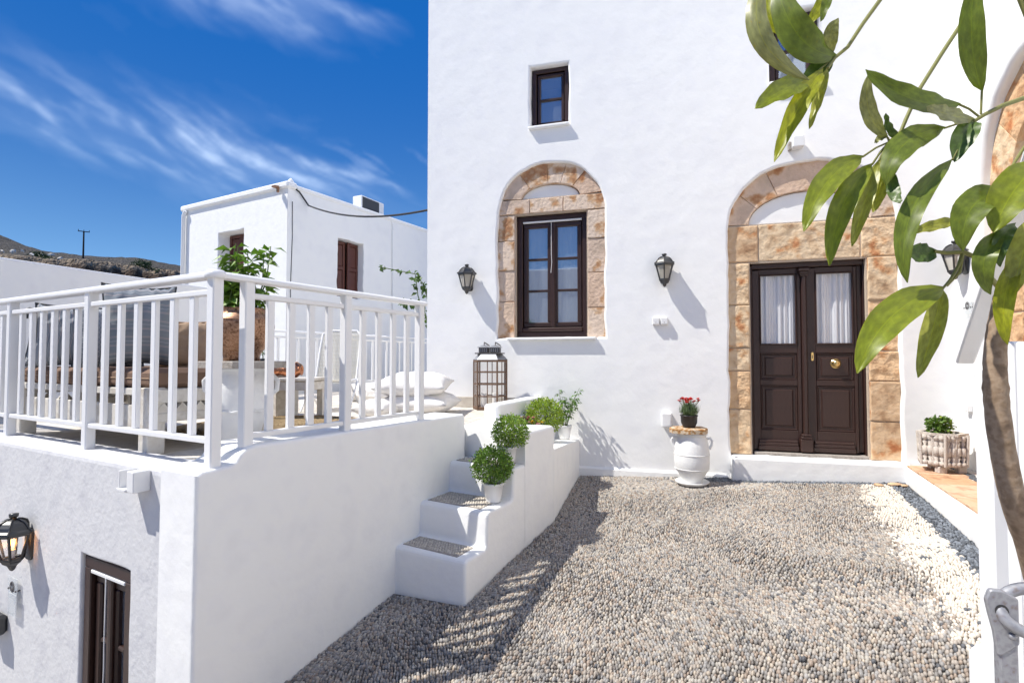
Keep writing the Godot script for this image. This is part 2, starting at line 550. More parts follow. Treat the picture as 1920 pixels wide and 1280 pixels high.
func print_cloth(kind: int) -> StandardMaterial3D:
	var im := Image.create(256, 256, false, Image.FORMAT_RGB8)
	var slate := lin(0.22, 0.25, 0.28)
	var pale := lin(0.46, 0.46, 0.47)
	var rose := lin(0.52, 0.42, 0.39)
	for y in 256:
		for x in 256:
			var c := slate
			if kind == 0:
				var m := fposmod(y, 42.0)
				if (m > 2 and m < 5) or (m > 8 and m < 10):
					c = rose
				elif m > 24 and m < 27 and y % 84 < 42:
					c = pale
				elif m > 30 and m < 38 and y % 126 < 42:
					c = lin(0.20, 0.23, 0.26)
			elif kind == 1:
				var m := fposmod(x + 12.0 * sin(y * 0.02), 36.0)
				if (m > 3 and m < 6) or (m > 12 and m < 14):
					c = pale
				elif m > 20 and m < 23:
					c = rose
			else:
				var a := absf(fposmod(x, 32.0) - 16.0)
				var b := absf(fposmod(y, 32.0) - 16.0)
				if absf(a + b - 16.0) < 2.5 or (a + b) < 4.0:
					c = lin(0.5, 0.5, 0.5)
			im.set_pixel(x, y, c * (0.94 + 0.06 * float((x + y) % 2)))
	var m := mat("cloth%d" % kind, Color(1, 1, 1), 0.95)
	m.albedo_texture = ImageTexture.create_from_image(im)
	return m

const TONES := [[0.35, 0.305, 0.26], [0.22, 0.205, 0.19], [0.30, 0.285, 0.27], [0.39, 0.36, 0.315], [0.30, 0.235, 0.185], [0.09, 0.092, 0.10], [0.17, 0.15, 0.135], [0.43, 0.365, 0.29]]

func pebble_tone_srgb(v: int) -> Color:
	return lin(TONES[v][0], TONES[v][1], TONES[v][2])

func pebble_tone(patch: float) -> Array:   # [tone number, linear colour]
	var v := 0
	var r := rng.randf()
	if r < 0.27: v = 0
	elif r < 0.40: v = 1
	elif r < 0.58: v = 2
	elif r < 0.76: v = 3
	elif r < 0.87: v = 4
	elif r < 0.895: v = 5
	elif r < 0.94: v = 6
	else: v = 7
	var k := rng.randf_range(0.86, 1.12) * (1.0 + patch)
	return [v, Color(TONES[v][0] * k, TONES[v][1] * k, TONES[v][2] * k)]

# ---------------------------------------------------------------- the shape of the ground
func ground_at(u: float, w: float) -> float:
	w = minf(w, 7.5)
	u = clampf(u, -5.0, 9.0)
	return 0.50170 + 0.04653 * u - 0.10716 * w + 0.02081 * u * w - 0.010765 * w * w

func kerb_u(w: float) -> float:
	return 5.36 - 0.124 * w

func _ready():
	# ------------------------------------------------------------ camera, sky, sun, exposure
	rng.seed = 7
	var cam := Camera3D.new()
	cam.name = "camera"
	cam.fov = rad_to_deg(2.0 * atan(0.64))
	cam.near = 0.05
	cam.far = 2000.0
	cam.position = Vector3(0, 2, 0)
	cam.rotation.x = PITCH
	add_child(cam)
	var env := Environment.new()
	env.background_mode = Environment.BG_SKY
	env.tonemap_mode = Environment.TONE_MAPPER_LINEAR
	env.tonemap_exposure = 1.38
	env.sdfgi_enabled = true
	env.ssao_enabled = true
	env.ssil_enabled = true
	var sky := Sky.new()
	sky.sky_material = make_sky()
	env.sky = sky
	var we := WorldEnvironment.new()
	we.name = "environment"
	we.environment = env
	add_child(we)
	var sun := DirectionalLight3D.new()
	sun.name = "sun"
	sun.light_energy = 1.46
	sun.light_color = Color(1.0, 0.98, 0.94)
	sun.light_angular_distance = 0.5
	sun.shadow_enabled = true
	sun.basis = Basis.looking_at((FF.basis * Vector3(0.62, -1.0, -0.28)).normalized())
	add_child(sun)
	RF = FF * Transform3D(Basis(Vector3(0, 0, 1), Vector3.UP, Vector3(-1, 0, 0)), Vector3(5.87, 0, 0))
	materials()
	ground()
	hill()
	tall_house()
	right_house()
	terrace()
	far_house()
	stairs()
	house_across()
	railings()
	pebbles()
	path()
	lamps_and_fittings()
	terrace_things()
	pots()
	amphora()
	gate_side()
	tree()

# ---------------------------------------------------------------- sky
func make_sky() -> ProceduralSkyMaterial:
	var m := ProceduralSkyMaterial.new()
	m.sky_top_color = lin(0.006, 0.10, 0.38)
	m.sky_horizon_color = lin(0.34, 0.64, 0.92)
	m.sky_curve = 0.10
	m.sky_energy_multiplier = 1.0
	m.ground_bottom_color = lin(0.30, 0.28, 0.25)
	m.ground_horizon_color = lin(0.34, 0.36, 0.40)
	m.sun_angle_max = 12.0
	var w := 2048
	var h := 1024
	var im := Image.create(w, h, false, Image.FORMAT_RGBA8)
	im.fill(Color(1, 1, 1, 0))
	var broad := noise(0.030, 3, 201)
	var wisp := noise(0.022, 5, 202)
	var fine := noise(0.05, 4, 203)
	var warp := noise(0.02, 3, 204)
	for j in range(250, 508):
		var el := 90.0 - (j + 0.5) / h * 180.0
		for i in w:
			var az := fposmod((i + 0.5) / w * 360.0 - 180.0, 360.0)   # the seam lies behind the camera
			var bend := 1.3 * broad.get_noise_2d(az * 0.7, 11.0)
			var low := exp(-pow((el - 19.4 - bend) / 3.0, 2.0))
			var high := exp(-pow((el - 33.8 - bend * 1.5) / 3.6, 2.0)) * smoothstep(-0.5, 0.2, broad.get_noise_2d(az * 0.8, 77.0))
			var band := (low + 0.7 * high) * smoothstep(0.0, 14.0, 180.0 - absf(az - 180.0))
			if band < 0.02:
				continue
			var wx := warp.get_noise_2d(az * 1.4, el * 3.0) * 1.7
			var wy := warp.get_noise_2d(az * 1.4 + 90.0, el * 3.0) * 1.0 + warp.get_noise_2d(az * 6.0, el * 9.0 + 40.0) * 0.35
			var x := az + wx
			var y := el + az * 0.10 + wy
			# a long veil, combed by short wisps that fall to the right
			var veil := 0.5 + 0.85 * wisp.get_noise_2d(x * 1.3, y * 6.0)
			var p := x * 0.8 - y * 0.9
			var q := y + x * 0.36
			var comb := 0.5 + 0.75 * fine.get_noise_2d(p * 1.7, q * 7.0) + 0.35 * fine.get_noise_2d(p * 6.0 + 50.0, q * 17.0)
			var v := smoothstep(0.22, 0.95, veil) * (0.30 + 0.9 * smoothstep(0.2, 1.05, comb))
			v += 0.35 * smoothstep(0.55, 1.1, comb) * smoothstep(0.3, 0.9, low) + 0.30 * smoothstep(0.25, 1.0, veil) * high
			var d := clampf(band * v * 0.68, 0.0, 0.85)
			if d > 0.01:
				im.set_pixel(i, j, Color(1, 1, 1, d * 0.8))
	m.sky_cover = ImageTexture.create_from_image(im)
	m.sky_cover_modulate = lin(0.50, 0.53, 0.50)
	return m

# ---------------------------------------------------------------- ground and hill
func ground():
	var st := 0.25
	for area in [["courtyard_ground", -2, 23, 0, 23, M.mortar, 0.0], ["lane_ground", -40, 44, -2, 52, M.lane_concrete, -0.03]]:
		var s := T()
		s.set_smooth_group(0)
		for i in range(area[1], area[2]):
			for j in range(area[3], area[4]):
				if area[6] < 0.0 and i >= -2 and i < 23 and j >= 0 and j < 23:
					continue
				var q := []
				for e in [[i, j], [i + 1, j], [i + 1, j + 1], [i, j + 1]]:
					var p: Vector3 = FF * Vector3(e[0] * st, ground_at(e[0] * st, maxf(e[1] * st, -0.3)) - 0.012, e[1] * st)
					if area[6] < 0.0:
						p.y -= 1.3 * smoothstep(0.15, 1.5, -(TT.affine_inverse() * p).x)
					q.append(p)
				quad(s, q[0], q[1], q[2], q[3])
		structure(area[0], s, area[5])
	var f := T()
	quad(f, Vector3(-900, -4.5, -900), Vector3(900, -4.5, -900), Vector3(900, -4.5, 900), Vector3(-900, -4.5, 900))
	structure("far_ground", f, M.lane_concrete)

func hill():
	var n := noise(0.035, 5, 401)
	var n2 := noise(0.16, 5, 402)
	var n3 := noise(0.5, 3, 403)
	var rid := [[-140, 62.0], [-60, 44.0], [-30, 38.6], [-20, 35.2], [-16, 33.4], [-11.7, 32.4], [0, 32.2], [10, 32.8], [21.7, 31.2], [40, 28.0], [80, 20.0], [140, 8.0]]
	var ridge = func(a: float) -> float:
		for k in rid.size() - 1:
			if a * 1.82 <= rid[k + 1][0]:
				return lerpf(rid[k][1], rid[k + 1][1], clampf((a * 1.82 - rid[k][0]) / (rid[k + 1][0] - rid[k][0]), 0, 1))
		return rid[-1][1]
	var fw := Vector3(sin(deg_to_rad(-38.0)), 0, -cos(deg_to_rad(-38.0)))
	var rt := Vector3(cos(deg_to_rad(-38.0)), 0, sin(deg_to_rad(-38.0)))
	var bs := [30.0, 70.0, 95.0]
	var b := 100.0
	while b < 116.0:
		bs.append(b)
		b += 0.4
	while b < 206.0:
		bs.append(b)
		b += 2.0
	bs.append_array([215.0, 240.0, 300.0])
	var s := T()
	s.set_smooth_group(0)
	var rows := []
	var tints := []
	for bb in bs:
		var row := []
		var tr := []
		for i in range(-160, 190):
			var a := i * 0.45 if absf(i) < 100 else signf(i) * (45.0 + (absf(i) - 100) * 1.4)
			var edge: float = 106.5 + 2.2 * n.get_noise_2d(a * 2.0, 7.0) + 0.9 * n2.get_noise_2d(a * 1.5, 3.0)
			var top := 17.5 + 0.5 * n.get_noise_2d(a * 1.3, 50.0)
			var y := 0.0
			var c := Color(0.19, 0.165, 0.14)
			if bb < edge:
				y = lerpf(-4.0, 10.0, smoothstep(30.0, 105.0, bb))
			elif bb < edge + 3.0:
				var t: float = (bb - edge) / 3.0
				y = lerpf(10.0, top, pow(t, 0.55)) + 0.7 * n2.get_noise_2d(a * 3.0, bb * 3.0)
				c = Color(0.105, 0.066, 0.042) * (1.0 + 0.5 * n2.get_noise_2d(a * 5.0, bb))
				if t > 0.8:
					c = Color(0.30, 0.235, 0.17) * (1.0 + 0.6 * n2.get_noise_2d(a * 6.0, bb * 6.0))
			else:
				var t := clampf((bb - edge - 3.0) / (200.0 - edge - 3.0), 0.0, 1.0)
				y = lerpf(top, ridge.call(a), t) if bb <= 204.0 else ridge.call(a) - (bb - 204.0) * 0.3
				y += 0.5 * n2.get_noise_2d(a * 2.0, bb * 2.0) + 0.8 * n.get_noise_2d(a, bb)
				c = Color(0.10, 0.09, 0.078) * (1.0 + 0.7 * n2.get_noise_2d(a * 2.0, bb * 1.3))
				if n3.get_noise_2d(a, bb) > 0.2:
					c = c.lerp(Color(0.07, 0.07, 0.055), 0.6)
				if t < 0.06:
					c = c.lerp(Color(0.32, 0.26, 0.19), 0.6)
			c.a = 1.0
			row.append(fw * bb + rt * (a * (bb / 110.0 if bb > 110.0 else 1.0)) + Vector3(0, y, 0))
			tr.append(c)
		rows.append(row)
		tints.append(tr)
	for i in rows.size() - 1:
		for k in rows[0].size() - 1:
			for e in [[i, k], [i, k + 1], [i + 1, k + 1], [i, k], [i + 1, k + 1], [i + 1, k]]:
				s.set_color(tints[e[0]][e[1]])
				s.add_vertex(rows[e[0]][e[1]])
	structure("rocky_hillside", s, M.hillside)
	# the pole on the brow
	var base := fw * 128.0 + rt * -2.2
	var o := thing("utility_pole", "dark wooden power pole with a short crossarm on the hill", "utility pole", Transform3D(Basis(Vector3.UP, deg_to_rad(38)), Vector3(base.x, 19.0, base.z)))
	var p := T()
	tube(p, [Vector3.ZERO, Vector3(0, 6.9, 0)], [0.17, 0.12], 8)
	part("pole", p, M.pole_wood, o)
	var q := T()
	box(q, Vector3(0, 6.85, 0), Vector3(1.75, 0.14, 0.14))
	part("crossarm", q, M.pole_wood, o)
	for x in [-0.8, 0.0, 0.8]:
		var ins := T()
		tube(ins, [Vector3(x, 6.9, 0), Vector3(x, 7.2, 0)], 0.05, 6)
		part("insulator", ins, M.pole_wood, o)
	var bush_at := [[6.0, 112.0, 17.6, 1.6], [8.2, 110.5, 16.4, 1.2], [-7.6, 113.0, 17.8, 1.1], [-6.2, 111.5, 17.0, 1.0]]
	var names := ["broad dark bush topping the cliff right of the pole", "dark bush hanging over the cliff edge right of the pole", "small round green bush on the cliff left of the pole", "low dark bush below the pale boulders on the hill"]
	for i in 4:
		var f := T()
		for k in 500:
			var d := rdir()
			var c: Vector3 = d * bush_at[i][3] * rng.randf_range(0.5, 1.0) * Vector3(1.2, 0.6, 1.0)
			var g := rng.randf_range(0.6, 1.3)
			leaf(f, c, rdir(), d, 0.36, 0.22, Color(0.035 * g, 0.06 * g, 0.02 * g))
		solo("hill_bush", names[i], "bush", f, M.foliage, Transform3D(Basis(), fw * bush_at[i][1] + rt * bush_at[i][0] + Vector3(0, bush_at[i][2] + 0.5, 0)), "bushes on the hillside")
	for i in 7:
		var f := T()
		var r := rng.randf_range(0.22, 0.5)
		lathe(f, [Vector2(0, -r), Vector2(r, -0.3 * r), Vector2(0.7 * r, 0.5 * r), Vector2(0, 0.7 * r)], 5, Transform3D(Basis(Vector3(1, 1, 0.3).normalized(), rng.randf() * 6.0).scaled_local(Vector3(1.3, 0.8, 1.0)), Vector3.ZERO), false)
		solo("limestone_boulder", "%s pale limestone boulder from the left in the loose row left of the pole" % ["first", "second", "third", "fourth", "fifth", "sixth", "seventh"][i], "boulder", f, M.flagstone1, Transform3D(Basis(), fw * (111.5 + i * 0.3) + rt * (-11.5 + i * 1.1) + Vector3(0, 18.3 + 0.2 * (i % 3), 0)), "pale boulders on the hill")

# ---------------------------------------------------------------- windows
func frame4(s, x0, x1, y0, y1, w, z0, z1, bev = 0.006):   # four bars round an opening
	box(s, Vector3((x0 + x1) / 2, y0 + w / 2, (z0 + z1) / 2), Vector3(x1 - x0, w, z1 - z0), bev)
	box(s, Vector3((x0 + x1) / 2, y1 - w / 2, (z0 + z1) / 2), Vector3(x1 - x0, w, z1 - z0), bev)
	for x in [x0 + w / 2, x1 - w / 2]:
		box(s, Vector3(x, (y0 + y1) / 2, (z0 + z1) / 2 + 0.001), Vector3(w, y1 - y0 - w * 2 + 0.004, z1 - z0), bev)

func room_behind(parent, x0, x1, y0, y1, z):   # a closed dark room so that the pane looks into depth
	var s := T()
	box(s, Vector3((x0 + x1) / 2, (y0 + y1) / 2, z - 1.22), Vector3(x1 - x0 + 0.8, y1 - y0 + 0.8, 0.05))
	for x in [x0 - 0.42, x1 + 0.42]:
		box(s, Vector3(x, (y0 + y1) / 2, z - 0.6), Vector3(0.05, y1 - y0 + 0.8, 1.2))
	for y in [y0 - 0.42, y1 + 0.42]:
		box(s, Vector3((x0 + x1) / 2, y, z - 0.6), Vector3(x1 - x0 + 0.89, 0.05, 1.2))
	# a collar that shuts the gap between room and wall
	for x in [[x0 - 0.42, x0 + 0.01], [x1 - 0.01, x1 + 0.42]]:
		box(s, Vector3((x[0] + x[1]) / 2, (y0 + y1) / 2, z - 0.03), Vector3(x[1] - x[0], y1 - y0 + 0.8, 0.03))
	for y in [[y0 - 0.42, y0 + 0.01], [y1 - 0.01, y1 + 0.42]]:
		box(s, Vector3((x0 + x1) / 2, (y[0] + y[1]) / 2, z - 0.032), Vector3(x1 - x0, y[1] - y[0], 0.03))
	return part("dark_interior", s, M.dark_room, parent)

func curtain(s, x0, x1, y0, y1, z, folds):
	s.set_smooth_group(0)
	var n := 48
	for i in n:
		var q := []
		for k in [i, i + 1]:
			var t := float(k) / n
			q.append(Vector3(lerpf(x0, x1, t), 0, z + 0.016 * sin(t * folds * TAU + 2.0 * sin(t * 9.0)) + 0.006 * sin(t * folds * 17.0)))
		quad(s, q[0] + Vector3(0, y0, 0), q[0] + Vector3(0, y1, 0), q[1] + Vector3(0, y1, 0), q[1] + Vector3(0, y0, 0))

func casement(house, x0, x1, y0, y1, z, leaves: int, panes: int, blind := false, curt := true, fw := 0.075, sw := 0.062):
	# frame > sashes, panes, curtain, blind rail and cord; z is the plane of the frame's face
	var f := T()
	frame4(f, x0, x1, y0, y1, fw, z - 0.09, z)
	frame4(f, x0 + fw - 0.02, x1 - fw + 0.02, y0 + fw - 0.02, y1 - fw + 0.02, 0.02, z - 0.07, z - 0.018)
	if blind:
		box(f, Vector3((x0 + x1) / 2, y0 + 0.105, z - 0.004), Vector3(x1 - x0 - 0.15, 0.05, 0.05), 0.012)
	var fr := part("window_frame", f, M.brown_wood, house)
	var a: float = x0 + fw + 0.003
	var b: float = x1 - fw - 0.003
	var ya: float = y0 + (0.135 if blind else fw + 0.003)
	var yb: float = y1 - (0.1 if blind else fw + 0.003)
	var lw: float = (b - a) / leaves
	for k in leaves:
		var s := T()
		var l := a + lw * k + 0.003
		var r := a + lw * (k + 1) - 0.003
		frame4(s, l, r, ya, yb, sw, z - 0.075, z - 0.028, 0.01)
		var ph := (yb - ya - 2.0 * sw) / panes
		for j in range(1, panes):
			box(s, Vector3((l + r) / 2, ya + sw + ph * j, z - 0.05), Vector3(r - l - 2.0 * sw + 0.004, 0.03, 0.036), 0.008)
		if k == 1:
			box(s, Vector3(l + 0.005, (ya + yb) / 2, z - 0.02), Vector3(0.06, yb - ya, 0.024), 0.008)
		part("sash", s, M.brown_wood, fr)
		for j in panes:
			var g := T()
			var g0 := ya + sw - 0.007 + ph * j
			var g1 := ya + sw + ph * (j + 1) - (0.0 if j == panes - 1 else 0.008)
			quad(g, Vector3(l + sw - 0.007, g0, z - 0.056), Vector3(l + sw - 0.007, g1, z - 0.056), Vector3(r - sw + 0.007, g1, z - 0.056), Vector3(r - sw + 0.007, g0, z - 0.056))
			part("pane", g, M.window_glass, fr)
	if curt:
		var c := T()
		curtain(c, a, b, ya, yb, z - 0.15, 9.0)
		part("curtain", c, M.sheer_curtain, fr)
	if blind:
		var bl := T()
		box(bl, Vector3((x0 + x1) / 2, y1 - 0.088, z - 0.012), Vector3(x1 - x0 - 0.16, 0.022, 0.03), 0.004)
		part("blind_rail", bl, M.white_plastic, fr)
		var cd := T()
		tube(cd, [Vector3(a + lw * 0.98, y1 - 0.09, z + 0.006), Vector3(a + lw * 0.985, y1 - 0.5, z + 0.008), Vector3(a + lw * 1.0, y1 - 0.62, z + 0.008), Vector3(a + lw * 0.97, y1 - 0.75, z + 0.008)], 0.004, 5)
		part("blind_cord", cd, M.white_plastic, fr)
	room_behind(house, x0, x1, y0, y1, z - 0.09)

func blocks(parent, rects: Array, kind: String, z0, z1, bev = 0.008):   # squared stones: [x0, y0, x1, y1]
	for r in rects:
		var s := T()
		var c4 := [Vector2(r[0], r[1]), Vector2(r[2], r[1]), Vector2(r[2], r[3]), Vector2(r[0], r[3])]
		var p := []
		for i in 4:
			var a: Vector2 = c4[i]
			var e: Vector2 = c4[(i + 1) % 4]
			var nr := Vector2(-(e - a).y, (e - a).x).normalized()
			for k in 4:
				var chip := rng.randf_range(0.001, 0.006) + (0.008 if rng.randf() < 0.08 else 0.0)
				p.append(a.lerp(e, k / 4.0) + nr * chip + ((c4[(i + 2) % 4] - a).normalized() * 0.004 if k == 0 else Vector2.ZERO))
		ext(s, p, z0, z1 + rng.randf_range(-0.008, 0.008), bev, I, 2)
		part("stone_block", s, M[kind + str(rng.randi() % 5)], parent)

func voussoirs(parent, c: float, outer: Array, inner: Array, breaks: Array, kind: String, z0, z1):
	# outer, inner: [half width, spring height, rise]; breaks: angles from right to left in degrees
	for i in breaks.size() - 1:
		var p := []
		var q := []
		for k in 7:
			var t: float = deg_to_rad(lerpf(breaks[i], breaks[i + 1], k / 6.0))
			var f: float = lerpf(breaks[i], breaks[i + 1], k / 6.0)
			var ti: float = deg_to_rad(clampf((f - breaks[0]) / (breaks[-1] - breaks[0]) * 180.0, 0.0, 180.0))
			p.append(Vector2(c + outer[0] * signf(cos(t)) * pow(absf(cos(t)), 0.93), outer[1] + outer[2] * pow(sin(t), 0.93)))
			q.append(Vector2(c + inner[0] * cos(ti), inner[1] + inner[2] * sin(ti)))
		q.reverse()
		p.append_array(q)
		if p[-1].distance_to(p[0]) < 0.01:
			p.pop_back()
		var s := T()
		ext(s, inset(p, 0.001), z0, z1 + rng.randf_range(-0.005, 0.005), 0.006, I, 2)
		part("arch_stone", s, M[kind + str(rng.randi() % 5)], parent)

func tympanum(parent, c, half, y, rise, z):
	var p := []
	for k in 17:
		var t := PI * k / 16.0
		p.append(Vector2(c + half * cos(t), y + rise * sin(t)))
	var s := T()
	ext(s, p, z - 0.1, z, 0.01, I, 2)
	return part("tympanum", s, M.whitewash, parent)

# ---------------------------------------------------------------- the tall white house
func tall_house():
	var o := thing("white_house", "tall whitewashed house with arched stone door and window surrounds", "house", FF)
	var s := T()
	var win := wobble(arch_outline(0.985, 2.343, 2.255, 3.78, 4.45), 0.022, 5)
	var door := wobble(arch_outline(3.73, 5.382, 0.925, 3.44, 4.16), 0.024, 6)
	wall_panel(s, [[0.0, -1.0, 3.0, 4.68, win], [0.0, 4.68, 3.0, 9.0, wobble(rect_outline(1.415, 4.9, 1.908, 5.69), 0.012, 8)], [3.0, -1.0, 5.87, 4.75, door], [3.0, 4.75, 5.87, 9.0, rect_outline(4.185, 5.06, 4.69, 5.87)]], 0.028, 0.34)
	# the other walls and the roof
	box(s, Vector3(0.15, 4.0, -3.2), Vector3(0.3, 10.0, 6.4 - 0.002), 0.0, Transform3D(Basis(), Vector3(0, 0, -0.001)))
	box(s, Vector3(2.9, 4.0, -6.55), Vector3(5.8, 10.0, 0.3))
	box(s, Vector3(2.9, 9.1, -3.3), Vector3(5.98, 0.2, 6.6), 0.02)
	box(s, Vector3(-0.03, 3.2, -0.62), Vector3(0.07, 6.84, 0.5), 0.02)
	part("wall", s, M.whitewash, o)
	var f := T()
	box(f, Vector3(2.0, 0.60, 0.012), Vector3(3.4, 0.22, 0.05), 0.022)
	part("wall_foot", f, M.whitewash_thick, o)
	# small square window
	casement(o, 1.428, 1.898, 4.912, 5.684, -0.075, 1, 2, false, false, 0.052, 0.042)
	var sill := T()
	box(sill, Vector3(1.663, 4.897, -0.01), Vector3(0.52, 0.035, 0.13), 0.01)
	part("sill", sill, M.whitewash_thick, o)
	var sill2 := T()
	box(sill2, Vector3(4.437, 5.052, -0.01), Vector3(0.53, 0.035, 0.13), 0.01)
	part("sill", sill2, M.whitewash_thick, o)
	casement(o, 4.198, 4.678, 5.075, 5.86, -0.075, 1, 2, false, false, 0.052, 0.042)
	# arched window
	var sur := part("window_surround", mesh_back([0.985, 2.258, 2.343, 4.03], -0.088, [1.212, 2.27, 2.118, 3.822]), M.joint_mortar, o)
	voussoirs(sur, 1.664, [0.694, 3.78, 0.684], [0.372, 4.022, 0.178], [21, 52, 74, 93, 124, 159], "pink_stone", -0.25, -0.046)
	blocks(sur, [[0.968, 3.835, 1.40, 4.02], [1.40, 3.835, 1.83, 4.02], [1.83, 3.83, 2.36, 4.02]], "pink_stone", -0.26, -0.044)
	blocks(sur, [[0.968, 2.255, 1.203, 2.72], [0.968, 2.72, 1.203, 3.12], [0.968, 3.12, 1.203, 3.50], [0.968, 3.50, 1.203, 3.832], [2.128, 2.255, 2.36, 2.62], [2.128, 2.62, 2.36, 3.05], [2.128, 3.05, 2.36, 3.47], [2.128, 3.47, 2.36, 3.827]], "pink_stone", -0.27, -0.046, 0.010)
	tympanum(sur, 1.657, 0.368, 4.024, 0.174, -0.10)
	casement(o, 1.205, 2.126, 2.262, 3.832, -0.135, 2, 3, true)
	var sl := T()
	ext(sl, [Vector2(1.13, 2.228), Vector2(2.23, 2.228), Vector2(2.235, 2.262), Vector2(1.12, 2.262)], -0.2, 0.055, 0.012, I, 3)
	part("window_ledge", sl, M.whitewash_thick, o)
	# the door
	var ds := part("door_surround", mesh_back([3.735, 0.93, 5.38, 3.51], -0.092, [3.962, 0.9, 5.10, 3.072]), M.joint_mortar, o)
	voussoirs(ds, 4.556, [0.842, 3.44, 0.736], [0.60, 3.51, 0.345], [5, 40, 72, 118, 146, 175], "pink_stone", -0.28, -0.058)
	blocks(ds, [[3.715, 3.082, 4.05, 3.50], [4.05, 3.08, 5.06, 3.505], [5.06, 3.082, 5.398, 3.50]], "tan_stone", -0.30, -0.055, 0.014)
	blocks(ds, [[3.715, 0.926, 3.955, 1.43], [3.715, 1.43, 3.955, 1.86], [3.715, 1.86, 3.955, 2.12], [3.715, 2.12, 3.955, 2.60], [3.715, 2.60, 3.955, 3.08], [5.11, 0.926, 5.398, 1.34], [5.11, 1.34, 5.398, 1.76], [5.11, 1.76, 5.398, 2.08], [5.11, 2.08, 5.398, 2.62], [5.11, 2.62, 5.398, 3.08]], "tan_stone", -0.31, -0.05, 0.014)
	tympanum(ds, 4.55, 0.594, 3.512, 0.338, -0.095)
	door_leaves(o)
	var pl := T()
	ext(pl, fillet([Vector2(3.72, 0.3), Vector2(5.44, 0.3), Vector2(5.43, 0.925), Vector2(3.735, 0.925)], 0.03), -0.3, 0.13, 0.03, I, 3)
	part("door_step", pl, M.whitewash_thick, o)
	# the skirting beside the terrace
	var sk := T()
	box(sk, Vector3(0.62, 1.445, 0.012), Vector3(1.2, 0.13, 0.024), 0.004)
	part("skirting", sk, M.flagstone2, o)

func mesh_back(r: Array, z: float, hole: Array) -> SurfaceTool:   # mortar bed behind the stones, open where the window or door stands
	var s := T()
	for q in [[r[0], r[1], hole[0], r[3]], [hole[2], r[1], r[2], r[3]], [hole[0], hole[3], hole[2], r[3]]]:
		box(s, Vector3((q[0] + q[2]) / 2, (q[1] + q[3]) / 2, z), Vector3(q[2] - q[0], q[3] - q[1], 0.05))
	return s

func raised_panel(s, x0, x1, y0, y1, z):
	frame4(s, x0, x1, y0, y1, 0.022, z - 0.01, z + 0.013, 0.008)
	ext(s, [Vector2(x0 + 0.024, y0 + 0.024), Vector2(x1 - 0.024, y0 + 0.024), Vector2(x1 - 0.024, y1 - 0.024), Vector2(x0 + 0.024, y1 - 0.024)], z - 0.025, z + 0.004, 0.0)
	ext(s, [Vector2(x0 + 0.045, y0 + 0.045), Vector2(x1 - 0.045, y0 + 0.045), Vector2(x1 - 0.045, y1 - 0.045), Vector2(x0 + 0.045, y1 - 0.045)], z, z + 0.016, 0.012, I, 1)

